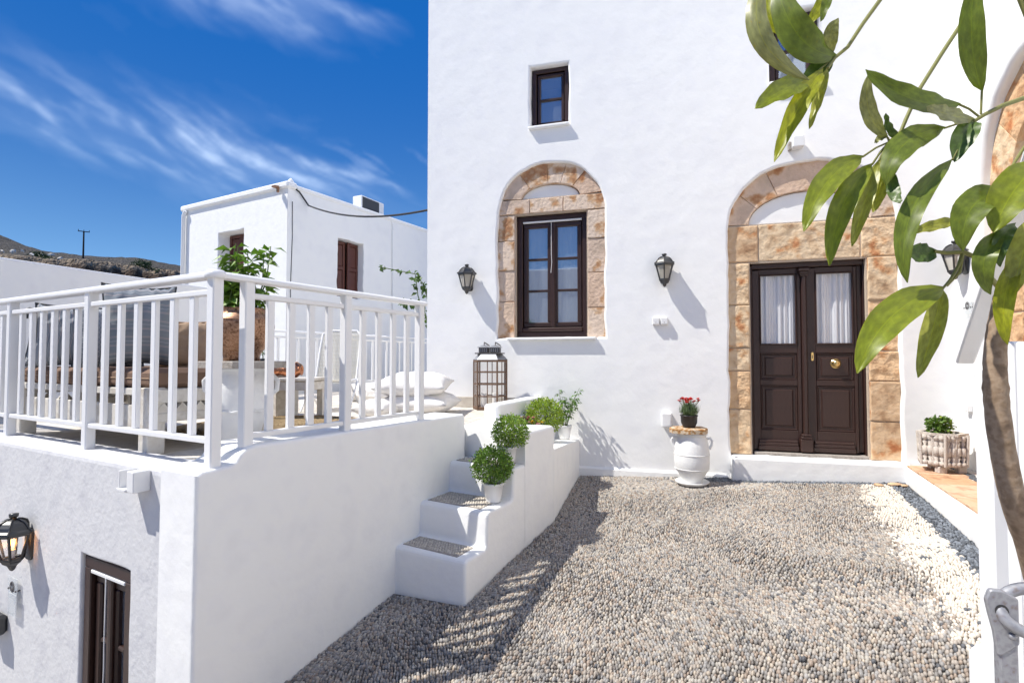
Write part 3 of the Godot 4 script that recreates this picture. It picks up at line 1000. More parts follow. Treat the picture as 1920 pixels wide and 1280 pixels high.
func door_leaves(o):
	var z := -0.185
	var f := T()
	box(f, Vector3(4.555, 3.047, z), Vector3(1.15, 0.065, 0.11), 0.008)
	for x in [3.972, 5.108]:
		box(f, Vector3(x, 2.0, z + 0.002), Vector3(0.036, 2.08, 0.11), 0.006)
	box(f, Vector3(5.065, 2.0, z - 0.02), Vector3(0.05, 2.03, 0.06), 0.006)
	var fr := part("door_frame", f, M.brown_wood, o)
	for e in [[3.992, 4.492, 4.082, 4.437], [4.546, 5.04, 4.648, 4.993]]:
		var s := T()
		var x0: float = e[0]
		var x1: float = e[1]
		var g0: float = e[2]
		var g1: float = e[3]
		for st in [[x0, g0 - 0.012], [g1 + 0.012, x1]]:
			box(s, Vector3((st[0] + st[1]) / 2, 1.99, z), Vector3(st[1] - st[0], 2.03, 0.05), 0.006)
		for ry in [[0.975, 1.20], [1.70, 1.76], [2.06, 2.155], [2.95, 3.01]]:
			box(s, Vector3((g0 + g1) / 2, (ry[0] + ry[1]) / 2, z - 0.002), Vector3(g1 - g0 + 0.03, ry[1] - ry[0], 0.047), 0.004)
		raised_panel(s, g0 - 0.012, g1 + 0.012, 1.20, 1.70, z + 0.004)
		raised_panel(s, g0 - 0.012, g1 + 0.012, 1.76, 2.06, z + 0.004)
		frame4(s, g0 - 0.014, g1 + 0.014, 2.153, 2.952, 0.016, z, z + 0.034, 0.008)
		for q in [[1.0, 0.055, 0.05], [1.045, 0.04, 0.042], [1.078, 0.03, 0.032]]:
			box(s, Vector3((x0 + x1) / 2, q[0], z + 0.02), Vector3(x1 - x0 - 0.08 - (q[0] - 1.0) * 0.3, q[1], q[2] + 0.03), 0.008)
		part("door_leaf", s, M.brown_wood, fr)
		var g := T()
		quad(g, Vector3(g0, 2.155, z + 0.008), Vector3(g0, 2.95, z + 0.008), Vector3(g1, 2.95, z + 0.008), Vector3(g1, 2.155, z + 0.008))
		part("glass_pane", g, M.clear_glass, fr)
		var c := T()
		curtain(c, g0 - 0.01, g1 + 0.01, 2.15, 2.96, z - 0.015, 4.5)
		part("curtain", c, M.sheer_curtain, fr)
	var m := T()
	box(m, Vector3(4.519, 2.05, z + 0.03), Vector3(0.05, 1.84, 0.07), 0.012)
	for q in [[2.985, 0.035, 0.115], [2.95, 0.03, 0.095], [2.925, 0.025, 0.078]]:
		box(m, Vector3(4.519, q[0], z + 0.035), Vector3(q[2], q[1], q[2]), 0.006)
	for q in [[1.045, 0.14, 0.125], [1.13, 0.03, 0.11], [1.158, 0.026, 0.09]]:
		box(m, Vector3(4.519, q[0], z + 0.035), Vector3(q[2], q[1], 0.115), 0.008)
	part("door_post", m, M.brown_wood, fr)
	var k := T()
	lathe(k, [Vector2(0.0, 0.062), Vector2(0.02, 0.06), Vector2(0.034, 0.05), Vector2(0.04, 0.036), Vector2(0.03, 0.024), Vector2(0.02, 0.014), Vector2(0.05, 0.01), Vector2(0.054, 0.0), Vector2(0.0, 0.0)], 24, Transform3D(Basis(Vector3.RIGHT, PI / 2), Vector3(4.825, 1.945, z + 0.022)))
	part("door_knob", k, M.brass, fr)
	var kp := T()
	ext(kp, fillet([Vector2(4.583, 1.975), Vector2(4.613, 1.975), Vector2(4.613, 2.07), Vector2(4.583, 2.07)], 0.014), z + 0.02, z + 0.032, 0.004)
	part("keyhole_plate", kp, M.brass, fr)
	var kh := T()
	box(kh, Vector3(4.598, 2.02, z + 0.033), Vector3(0.008, 0.035, 0.003))
	part("keyhole", kh, M.engraving, fr)
	var th := T()
	box(th, Vector3(4.55, 0.943, z + 0.03), Vector3(1.13, 0.034, 0.16), 0.006)
	part("threshold", th, M.grey_slab, fr)
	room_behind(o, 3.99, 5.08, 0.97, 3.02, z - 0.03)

# ---------------------------------------------------------------- the house on the right
func right_house():
	var o := thing("right_house", "whitewashed house wall at the right with tall arched stone doorway", "house", RF)
	var s := T()
	var h := wobble(arch_outline(0.45, 2.10, 0.95, 3.44, 4.54), 0.024, 7)
	wall_panel(s, [[0.0, -1.0, 2.7, 5.2, h], [0.0, 5.2, 2.7, 9.0, null], [2.7, -1.5, 8.5, 9.0, null]], 0.05, 0.4)
	box(s, Vector3(8.36, 3.75, -1.6), Vector3(0.28, 10.5, 3.0), 0.0)
	box(s, Vector3(4.25, 9.1, -1.5), Vector3(8.5, 0.2, 3.2), 0.02)
	part("wall", s, M.whitewash, o)
	var ds := part("door_surround", mesh_back([0.46, 0.96, 2.09, 3.49], -0.125, [0.91, 0.9, 1.65, 2.96]), M.joint_mortar, o)
	voussoirs(ds, 1.275, [0.842, 3.44, 1.112], [0.50, 3.50, 0.62], [4, 38, 70, 110, 142, 176], "tan_stone", -0.30, -0.09)
	blocks(ds, [[0.435, 2.97, 0.85, 3.48], [0.85, 2.97, 1.70, 3.49], [1.70, 2.97, 2.115, 3.48]], "tan_stone", -0.31, -0.085, 0.02)
	var r := []
	for y in [[0.955, 1.5], [1.5, 1.95], [1.95, 2.4], [2.4, 2.968]]:
		r.append([0.435, y[0], 0.9, y[1]])
		r.append([1.66, y[0], 2.115, y[1]])
	blocks(ds, r, "tan_stone", -0.32, -0.085, 0.02)
	tympanum(ds, 1.275, 0.495, 3.50, 0.61, -0.16)
	var d := T()
	box(d, Vector3(1.28, 1.95, -0.24), Vector3(0.76, 2.0, 0.05), 0.01)
	for y in [1.35, 2.3]:
		raised_panel(d, 0.98, 1.58, y - 0.35, y + 0.4, -0.212)
	part("door", d, M.brown_wood, o)

# ---------------------------------------------------------------- the terrace
func fp(u, w) -> Vector2:   # a point of the tall house's plan, in the terrace's plan (x, depth)
	var p: Vector3 = TT.affine_inverse() * (FF * Vector3(u, 0, w))
	return Vector2(p.x, -p.z)

func terrace():
	var up := Transform3D(Basis(Vector3(1, 0, 0), Vector3(0, 0, -1), Vector3(0, 1, 0)), Vector3.ZERO)    # outlines (x, depth), raised along y
	var side := Transform3D(Basis(Vector3(0, 0, -1), Vector3(0, 1, 0), Vector3(1, 0, 0)), Vector3.ZERO)  # outlines (depth, y), drawn out along x
	var o := thing("terrace", "whitewashed raised terrace with a basement window in its lane wall", "terrace", TT)
	# the courtyard wall with its stepped shoulder
	var s := T()
	var prof := [Vector2(-0.135, -1.6), Vector2(2.332, -1.6), Vector2(2.335, 1.47), Vector2(2.31, 1.493), Vector2(1.6, 1.497), Vector2(0.9, 1.501), Vector2(0.22, 1.508), Vector2(0.165, 1.50), Vector2(0.125, 1.47), Vector2(0.10, 1.435), Vector2(0.06, 1.418), Vector2(-0.085, 1.412), Vector2(-0.12, 1.395)]
	ext(s, prof, -0.27, 0.06, 0.022, side, 4, false, false)
	part("courtyard_wall", s, M.whitewash_thick, o)
	# the lane wall with the window
	var l := T()
	wall_panel(l, [[-5.6, -2.2, -0.262, 1.25, wobble(rect_outline(-1.165, -0.62, -0.585, 0.785), 0.008, 11)]], 0.014, 0.3)
	part("lane_wall", l, M.whitewash_rough, o, Transform3D(Basis(), Vector3(0, 0, 0.112)))
	var c := T()
	var cp := [Vector2(-0.112, 1.25), Vector2(0.14, 1.25), Vector2(0.14, 1.385), Vector2(0.125, 1.398), Vector2(0.10, 1.402), Vector2(-0.075, 1.398), Vector2(-0.095, 1.39), Vector2(-0.108, 1.376), Vector2(-0.112, 1.355)]
	ext(c, cp, -5.6, -0.262, 0.0, side)
	part("coping", c, M.whitewash_rough, o)
	casement(o, -1.155, -0.595, -0.61, 0.775, 0.095, 2, 3, true, true)
	var b := T()
	box(b, Vector3(-2.6, 0.1, -4.7), Vector3(4.6, 2.52, 9.1))
	part("terrace_fill", b, M.mortar, o)
	# paving
	rng.seed = 31
	for i in 8:
		for j in 15:
			var x := -0.57 - i * 0.575
			var z := -0.44 - j * 0.575
			var f: Vector3 = FF.affine_inverse() * (TT * Vector3(x, 0, z))
			if f.x > -0.1 and f.z < 0.2:
				continue
			var q := T()
			box(q, Vector3(x, 1.366, z), Vector3(0.57, 0.028 + rng.randf_range(-0.001, 0.001), 0.57), 0.004)
			part("flagstone", q, M["flagstone%d" % (rng.randi() % 3)], o)
	# the landing at the head of the steps
	var g := T()
	var land := [Vector2(-0.27, 2.25), Vector2(-0.02, 2.25), Vector2(0.0, 2.42), Vector2(0.3, 2.37), Vector2(0.702, 2.29), Vector2(0.702, 2.872), fp(1.55, 1.50), fp(1.58, -0.05), fp(-0.05, -0.05), fp(-0.05, 1.4)]
	ext(g, land, -0.6, 1.372, 0.035, up, 4)
	part("landing", g, M.whitewash_thick, o)
	for e in [[0.32, 0.3], [0.32, 0.9], [0.92, 0.3], [0.92, 0.9], [0.32, 1.5], [0.92, 1.5]]:
		var q := T()
		var c4 := []
		for k in [[-0.29, -0.29], [-0.29, 0.29], [0.29, 0.29], [0.29, -0.29]]:
			c4.append(fp(e[0] + k[0], e[1] + k[1]))
		var ccw := PackedVector2Array(c4)
		if Geometry2D.is_polygon_clockwise(ccw):
			c4.reverse()
		ext(q, c4, 1.36, 1.3765, 0.003, up)
		part("flagstone", q, M["flagstone%d" % (rng.randi() % 3)], o)
	# the wall at the far left, the low wall by the planter, the ledge for pots
	var w := T()
	ext(w, fillet([Vector2(-2.5, -1.0), Vector2(3.6, -1.0), Vector2(3.6, 3.01), Vector2(-2.5, 3.18)], 0.03), -5.05, -4.78, 0.02, side, 2)
	solo("boundary_wall", "plain white wall closing the far left side of the terrace", "wall", w, M.whitewash_thick, TT)
	var dw := T()
	frame4(dw, -1.35, -0.75, 1.75, 2.22, 0.05, 0.0, 0.05)
	box(dw, Vector3(-1.05, 1.98, 0.02), Vector3(0.05, 0.4, 0.045))
	var dwx := TT * Transform3D(Basis(Vector3(0, 0, -1), Vector3.UP, Vector3(1, 0, 0)), Vector3(-4.775, 0, -2.6))
	var dn := thing("low_window", "low dark framed window in the far left terrace wall", "window", dwx)
	part("frame", dw, M.white_paint, dn)
	var dp := T()
	quad(dp, Vector3(-1.33, 1.77, 0.006), Vector3(-1.33, 2.2, 0.006), Vector3(-0.77, 2.2, 0.006), Vector3(-0.77, 1.77, 0.006))
	part("pane", dp, M.louvre_dark, dn)
	var p := T()
	ext(p, fillet([Vector2(1.255, 1.30), Vector2(1.425, 1.30), Vector2(1.575, 0.0), Vector2(1.405, 0.0)].map(func(v): return fp(v.x, v.y)), 0.05), 1.2, 1.535, 0.04, up, 4)
	solo("low_wall", "low rounded white wall between the landing and the flower pots", "wall", p, M.whitewash_thick, TT)
	var lg := T()
	ext(lg, fillet([Vector2(0.002, -0.3), Vector2(1.474, -0.3), Vector2(1.474, 1.145), Vector2(0.002, 1.025)], 0.02), 1.4, 2.03, 0.03, Transform3D(Basis(Vector3(0, 0, 1), Vector3.UP, Vector3(-1, 0, 0)), Vector3(3.43, 0, 0)), 4, true)
	solo("planter_ledge", "low white ledge for pots between the steps and the house wall", "ledge", lg, M.whitewash_thick, FF)
	var kb := T()
	box(kb, Vector3(1.80, 1.096, 0.74), Vector3(0.32, 0.012, 1.3), 0.003, Transform3D(Basis(Vector3.RIGHT, 0.081), Vector3(0, 0.004, 0.0)).translated_local(Vector3(0, -0.088, -0.02)))
	solo("ledge_board", "grey slab lying along the white pot ledge", "slab", kb, M.grey_slab, FF)

# ---------------------------------------------------------------- the far house
func far_house():
	var o := thing("far_white_house", "flat roofed white house with brown shutters behind the terrace", "house", TT)
	var s := T()
	wall_panel(s, [[-10.2, -1.0, -6.502, 5.52, wobble(rect_outline(-8.85, 3.35, -7.93, 4.83), 0.03, 9)]], 0.02, 0.6)
	part("front_wall", s, M.whitewash_thick, o, Transform3D(Basis(), Vector3(0, 0, -5.49)))
	var r := T()
	wall_panel(r, [[0.0, -1.0, 8.0, 5.52, wobble(rect_outline(1.34, 3.42, 2.15, 4.74), 0.03, 10)]], 0.02, 0.5)
	part("side_wall", r, M.whitewash, o, Transform3D(Basis(Vector3(0, 0, -1), Vector3.UP, Vector3(1, 0, 0)), Vector3(-6.5, 0, -5.492)))
	var b := T()
	box(b, Vector3(-10.1, 2.2, -9.5), Vector3(0.2, 6.6, 7.9))
	box(b, Vector3(-8.35, 2.2, -13.4), Vector3(3.6, 6.6, 0.2))
	box(b, Vector3(-8.36, 5.4, -9.5), Vector3(3.64, 0.1, 7.9))
	part("back_walls", b, M.whitewash, o)
	var edge := T()
	box(edge, Vector3(-8.37, 5.58, -5.56), Vector3(3.86, 0.13, 0.26), 0.03)
	box(edge, Vector3(-6.60, 5.57, -9.6), Vector3(0.24, 0.11, 7.8), 0.03)
	tube(edge, [Vector3(-6.62, 5.6, -5.58), Vector3(-6.6, 5.68, -5.6), Vector3(-6.6, 5.55, -5.75)], 0.09, 8)
	part("roof_edge", edge, M.whitewash_thick, o)
	var d := T()
	tube(d, [Vector3(-10.06, 5.5, -5.43), Vector3(-10.14, 5.4, -5.43), Vector3(-10.14, 0.0, -5.43)], 0.045, 8)
	part("drainpipe", d, M.white_paint, o)
	var ck := T()
	tube(ck, [Vector3(-6.494, 5.25, -5.6), Vector3(-6.494, 4.5, -5.61), Vector3(-6.494, 3.4, -5.58), Vector3(-6.494, 1.5, -5.6)], 0.009, 4)
	part("crack", ck, M.louvre_dark, o)
	var c := T()
	tube(c, [Vector3(-6.49, 5.45, -8.63), Vector3(-6.48, 3.0, -8.65), Vector3(-6.48, 1.2, -8.62)], 0.02, 6)
	part("conduit", c, M.white_paint, o)
	for q in [[-8.85, -7.93, 3.35, 4.83, Transform3D(Basis(), Vector3(0, 0, -5.49 - 0.28)), 0.0], [1.34, 2.15, 3.42, 4.74, Transform3D(Basis(Vector3(0, 0, -1), Vector3.UP, Vector3(1, 0, 0)), Vector3(-6.5 - 0.2, 0, -5.492)), 0.16]]:
		var half: float = (q[1] - q[0]) / 2.0
		for j in 2:
			var sh := T()
			var x0: float = q[0] + half * j + 0.01
			var x1: float = x0 + half - 0.012
			frame4(sh, x0, x1, q[2] + 0.01, q[3] - 0.01, 0.075, -0.03, 0.012, 0.006)
			box(sh, Vector3((x0 + x1) / 2, lerpf(q[2], q[3], 0.52), -0.009), Vector3(x1 - x0 - 0.14, 0.08, 0.04), 0.005)
			for y in [[q[2] + 0.085, lerpf(q[2], q[3], 0.52) - 0.04], [lerpf(q[2], q[3], 0.52) + 0.04, q[3] - 0.085]]:
				ext(sh, [Vector2(x0 + 0.07, y[0]), Vector2(x1 - 0.07, y[0]), Vector2(x1 - 0.07, y[1]), Vector2(x0 + 0.07, y[1])], -0.03, 0.0, 0.02)
			var t: Transform3D = q[4]
			if j == 1 and q[5] > 0.0:   # this leaf stands a little open
				t = t * Transform3D(Basis(Vector3.UP, q[5]), Vector3(x1, 0, 0)) * Transform3D(Basis(), Vector3(-x1, 0, 0))
			part("shutter", sh, M.shutter_wood, o, t)
		var bk := T()
		box(bk, Vector3((q[0] + q[1]) / 2, (q[2] + q[3]) / 2, -0.2), Vector3(q[1] - q[0] + 0.1, q[3] - q[2] + 0.1, 0.06))
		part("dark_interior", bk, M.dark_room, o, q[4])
	var ins := T()
	box(ins, Vector3(-6.72, 5.5, -5.42), Vector3(0.05, 0.14, 0.05), 0.01)
	box(ins, Vector3(-6.72, 5.53, -5.36), Vector3(0.11, 0.04, 0.11), 0.01)
	part("rusty_bracket", ins, M.copper, o)
	# the cooling unit on its roof
	var ac := thing("cooling_unit", "white outdoor air conditioning unit standing on the far house roof", "air conditioner", TT * Transform3D(Basis(Vector3.UP, deg_to_rad(-86)), Vector3(-6.95, 5.45, -8.25)))
	var a := T()
	box(a, Vector3(0, 0.31, 0), Vector3(0.86, 0.56, 0.30), 0.02)
	for x in [-0.3, 0.3]:
		box(a, Vector3(x, 0.02, 0), Vector3(0.06, 0.05, 0.3))
	part("casing", a, M.white_plastic, ac)
	var gr := T()
	lathe(gr, [Vector2(0.0, 0.012), Vector2(0.21, 0.012), Vector2(0.22, 0.0)], 24, Transform3D(Basis(Vector3.RIGHT, PI / 2), Vector3(-0.12, 0.31, 0.152)))
	box(gr, Vector3(0.1, 0.32, -0.155), Vector3(0.62, 0.46, 0.02))
	part("fan_grille", gr, M.louvre_dark, ac)
	var pp := T()
	tube(pp, [Vector3(0.3, 0.12, -0.15), Vector3(0.25, 0.15, -0.3), Vector3(-0.1, 0.14, -0.42), Vector3(-0.32, 0.08, -0.46), Vector3(-0.38, -0.15, -0.48)], 0.028, 8)
	part("pipe", pp, M.white_plastic, ac)
	# the cable across to the tall house
	var cb := T()
	var pts := []
	var p0: Vector3 = TT * Vector3(-6.46, 5.26, -5.98)
	var p1: Vector3 = FF * Vector3(-0.02, 4.05, -0.2)
	pts.append(TT * Vector3(-6.5, 5.62, -5.5))
	pts.append(TT * Vector3(-6.46, 5.48, -5.75))
	for i in 17:
		var t := i / 16.0
		pts.append(p0.lerp(p1, t) - Vector3(0, 0.55 * t * (1 - t) * 1.2, 0))
	tube(cb, pts, 0.016, 6)
	solo("overhead_cable", "thin black cable strung from the far house to the tall house", "cable", cb, M.cable)
	# a creeper at the house corner
	var vine := thing("creeper", "green creeper hanging round the tall house's back corner", "creeper", FF * Transform3D(Basis(), Vector3(-0.66, 3.1, -1.25)))
	var st := T()
	var lf := T()
	rng.seed = 77
	for e in [[Vector3(0.15, -0.75, 0), Vector3(-0.1, -0.1, 0.0), Vector3(-0.15, 0.25, 0), Vector3(-0.75, 0.38, 0.1)], [Vector3(0.15, -0.75, 0), Vector3(0.0, -0.3, 0.0), Vector3(-0.2, -0.22, 0.05), Vector3(-0.36, -0.24, 0.1)], [Vector3(0.2, -0.8, 0), Vector3(0.05, -0.1, 0.0), Vector3(0.0, 0.1, 0.05), Vector3(-0.1, 0.2, 0.1)]]:
		tube(st, e, 0.008, 5)
		for k in 34:
			var t := rng.randf() * 2.99
			var i := int(t)
			var p: Vector3 = e[i].lerp(e[i + 1], t - i)
			var g := rng.randf_range(0.7, 1.3)
			leaf(lf, p, (rdir() + Vector3(0, -0.2, 0)).normalized(), Vector3(0, 0.4, 1) + rdir() * 0.5, rng.randf_range(0.07, 0.13), rng.randf_range(0.05, 0.09), Color(0.07 * g, 0.13 * g, 0.025 * g))
	part("stem", st, M.green_stem, vine)
	part("foliage", lf, M.foliage, vine)

# ---------------------------------------------------------------- the steps
func stairs():
	var side := Transform3D(Basis(Vector3(0, 0, -1), Vector3(0, 1, 0), Vector3(1, 0, 0)), Vector3.ZERO)
	var o := thing("staircase", "rounded whitewashed steps with pebble treads up to the terrace", "stairs", TT)
	var s := T()
	var prof := [Vector2(1.395, -0.5), Vector2(2.40, -0.5), Vector2(2.40, 1.10), Vector2(2.10, 1.10), Vector2(2.085, 0.846), Vector2(1.695, 0.846), Vector2(1.68, 0.58), Vector2(1.40, 0.58)]
	ext(s, fillet(prof, 0.04, 4), 0.05, 0.70, 0.045, side, 5)
	part("steps", s, M.whitewash_thick, o)
	rng.seed = 12
	var mesh := pebble_mesh(6, 3)
	for t in [[1.455, 1.672, 0.58], [1.755, 2.075, 0.846], [2.155, 2.33, 1.10]]:
		var b := T()
		var p := [Vector2(0.085, t[0]), Vector2(0.605, t[0] - 0.02), Vector2(0.605, t[1] - 0.012), Vector2(0.085, t[1])]
		ext(b, p, t[2] - 0.02, t[2] + 0.003, 0.0, Transform3D(Basis(Vector3(1, 0, 0), Vector3(0, 0, -1), Vector3(0, 1, 0)), Vector3.ZERO))
		var tr := part("tread", b, M.grey_slab, o)
		var xs := []
		var cs := []
		var d: float = t[0] + 0.012
		var odd := 0.0
		while d < t[1] - 0.02:
			var x := 0.098 + odd
			while x < 0.598:
				xs.append(Transform3D(Basis(Vector3.UP, rng.randf() * PI).scaled_local(Vector3(0.0135, 0.006, 0.0095) * rng.randf_range(0.8, 1.1)), Vector3(x + rng.randf_range(-0.003, 0.003), t[2] + 0.004, -d + rng.randf_range(-0.003, 0.003))))
				var k := rng.randf_range(0.8, 1.2)
				cs.append(Color(0.50 * k, 0.455 * k, 0.39 * k))
				x += 0.0235
			d += 0.0195
			odd = 0.012 - odd
		scatter("pebbles", mesh, M.pebble, xs, cs, tr)

func pebble_mesh(n := 8, m := 5) -> ArrayMesh:
	var s := T()
	var prof := []
	for i in m + 1:
		var t := -PI * 0.25 + (PI * 0.75) * i / m
		prof.append(Vector2(cos(t) if i < m else 0.0, sin(t)))
	lathe(s, prof, n)
	return done(s)

# ---------------------------------------------------------------- railings
func rail_run(o, a: Vector3, dir: Vector3, posts: Array, gaps: Array, foot: float, s0: float, s1: float, rail_to: float):
	var xd := dir.cross(Vector3.UP)
	var at = func(s: float, y: float) -> Vector3: return Vector3(a.x, y, a.z) + dir * s
	var bs := Basis(dir, Vector3.UP, xd)
	for p in posts:
		var t := T()
		box(t, Vector3.ZERO, Vector3(0.062, 2.445 - foot, 0.062), 0.006, Transform3D(bs, at.call(p, (2.445 + foot) / 2)))
		part("post", t, M.white_paint, o)
	var h := T()
	ext(h, fillet([Vector2(-0.042, 2.438), Vector2(0.042, 2.438), Vector2(0.042, 2.462), Vector2(0.02, 2.478), Vector2(-0.02, 2.478), Vector2(-0.042, 2.462)], 0.008, 3), s0, s1, 0.004, Transform3D(Basis(-xd, Vector3.UP, dir), Vector3(a.x, 0, a.z)), 1, true)
	part("handrail", h, M.white_paint, o)
	var u := T()
	var l := T()
	var prev := rail_to
	for g in gaps:
		var p0: float = g[0] + 0.031
		var p1: float = g[1] - 0.031
		box(u, Vector3.ZERO, Vector3(p1 - p0, 0.032, 0.042), 0.005, Transform3D(bs, at.call((p0 + p1) / 2, 2.362)))
		box(l, Vector3.ZERO, Vector3(p1 - p0, 0.032, 0.042), 0.005, Transform3D(bs, at.call((p0 + p1) / 2, 1.556)))
		for k in int(g[2]):
			var b := T()
			box(b, Vector3.ZERO, Vector3(0.047, 0.774, 0.028), 0.003, Transform3D(bs, at.call(lerpf(g[0], g[1], (k + 1.0) / (g[2] + 1.0)), 1.959)))
			part("baluster", b, M.white_paint, o)
	part("upper_rail", u, M.white_paint, o)
	part("lower_rail", l, M.white_paint, o)

func railings():
	var o := thing("front_railing", "white metal railing along the front edges of the terrace", "railing", TT)
	rail_run(o, Vector3.ZERO, Vector3(0, 0, -1), [0.0, 0.19, 0.94, 1.745], [[0.19, 0.94, 4], [0.94, 1.745, 4]], 1.41, 0.012, 1.80, 0.0)
	rail_run(o, Vector3.ZERO, Vector3(-1, 0, 0), [1.385, 2.65, 3.93, 5.2], [[0.0, 1.385, 6], [1.385, 2.65, 6], [2.65, 3.93, 6], [3.93, 5.2, 6]], 1.39, 0.012, 5.3, 0.0)
	var k := T()
	lathe(k, [Vector2(0, 2.436), Vector2(0.054, 2.436), Vector2(0.056, 2.462), Vector2(0.04, 2.482), Vector2(0, 2.489)], 20)
	part("corner_cap", k, M.white_paint, o)
	var b := thing("back_railing", "white metal railing at the back of the terrace before the far house", "railing", TT)
	rail_run(b, Vector3(-4.9, 0, -3.7), Vector3(0, 0, -1), [0.0, 1.4, 2.8, 4.2, 5.6], [[0.0, 1.4, 6], [1.4, 2.8, 6], [2.8, 4.2, 6], [4.2, 5.6, 6]], 1.36, -0.05, 5.7, 0.0)

# ---------------------------------------------------------------- pebble paving of the courtyard
func pebbles():
	rng.seed = 5
	var court: Node3D = get_node("courtyard_ground")
	var mesh := pebble_mesh()
	var n1 := noise(0.22, 2, 501)
	var n2 := noise(0.22, 2, 502)
	var n3 := noise(0.5, 3, 503)
	var camf: Vector3 = FF.affine_inverse() * Vector3(0, 2, 0)
	var inv := TT.affine_inverse() * FF
	var warp = func(a: float, b: float) -> Vector2: return Vector2(a + 0.13 * n1.get_noise_2d(a * 3.0, b * 3.0), b + 0.13 * n2.get_noise_2d(a * 3.0, b * 3.0))
	var lay := []    # [transform, colour, tone, distance]
	var cell := Vector2(0.0172, 0.0258)
	for i in range(-12, 340):
		for j in range(-10, 232):
			var a := (i + (0.5 if j % 2 else 0.0) + rng.randf_range(-0.24, 0.24)) * cell.x
			var b := (j + rng.randf_range(-0.24, 0.24)) * cell.y
			var p: Vector2 = warp.call(a, b)
			if p.y < 0.02 or p.x > kerb_u(p.y) - 0.005 or p.y > 5.6:
				continue
			var y := ground_at(p.x, p.y)
			var d := Vector2(p.x - camf.x, p.y - camf.z).length()
			# only the part of the paving that this and nearby viewpoints see
			var wp: Vector3 = FF * Vector3(p.x, y, p.y)
			if wp.z > -1.9 or absf(wp.x) > -wp.z * 1.15 + 0.4 or (2.0 - y) > -wp.z * 0.82 + 0.1:
				continue
			var tp: Vector3 = inv * Vector3(p.x, 0, p.y)
			if tp.x < 0.065 or (tp.x < 0.71 and tp.z < -1.37 and tp.z > -2.9):
				continue
			if p.x < 2.04 and p.y < 1.49:
				continue
			if p.y < 0.145 and p.x > 3.71:
				continue
			var dv: Vector2 = warp.call(a, b + 0.02) - warp.call(a, b - 0.02)
			var ang := atan2(dv.x, dv.y) + rng.randf_range(-0.3, 0.3) + 0.9 * n3.get_noise_2d(p.x * 1.6 + 40.0, p.y * 1.6)
			var e := kerb_u(p.y) - p.x
			var tone := pebble_tone(0.16 * n3.get_noise_2d(p.x * 2.0, p.y * 2.0))
			var col: Color = tone[1]
			var sz := Vector3(0.0092, 0.0140, 0.0146) * rng.randf_range(0.78, 1.25) * Vector3(rng.randf_range(0.8, 1.2), 1, rng.randf_range(0.8, 1.15))
			var white := e - 0.46 + 0.10 * n3.get_noise_2d(p.x * 6.0, p.y * 6.0) + rng.randf_range(-0.06, 0.06)
			if (e < 0.155 + rng.randf_range(-0.02, 0.02)) or (p.y < 0.235 and p.x > 3.2 + rng.randf_range(-0.2, 0.2) and p.x < 5.3):
				col = Color(0.085, 0.095, 0.11) * rng.randf_range(0.45, 2.3)
				tone[0] = 5
				ang = rng.randf() * PI
			elif white < 0.0 and p.y > 0.12:
				var k := rng.randf_range(0.88, 1.1)
				col = Color(0.62 * k, 0.56 * k, 0.48 * k)
				tone[0] = 7
				ang += rng.randf_range(-0.5, 0.5)
				if rng.randf() < 0.035:
					col = Color(0.10, 0.11, 0.125)
			var tilt := Basis(Vector3.UP, ang) * Basis(Vector3.RIGHT, rng.randf_range(-0.25, 0.25)) * Basis(Vector3.FORWARD, rng.randf_range(-0.2, 0.2))
			lay.append([FF * Transform3D(tilt.scaled_local(sz), Vector3(p.x, y - 0.006 + rng.randf_range(-0.003, 0.003), p.y)), col, tone[0], d])
	lay.sort_custom(func(q, r): return q[3] < r[3])
	var singles := 0
	var xs := []
	var cs := []
	for q in lay:
		var t: Transform3D = q[0]
		var v := t.origin - Vector3(0, 2, 0)
		var shown: bool = absf(v.x) < -v.z * 0.95 and v.y > v.z * 0.66
		if shown and singles < 300:
			part("pebble", mesh, M["pebble_tone%d" % q[2]], court, t)
			singles += 1
		else:
			xs.append(t)
			cs.append(q[1])
	scatter("pebble_paving", mesh, M.pebble, xs, cs, court)

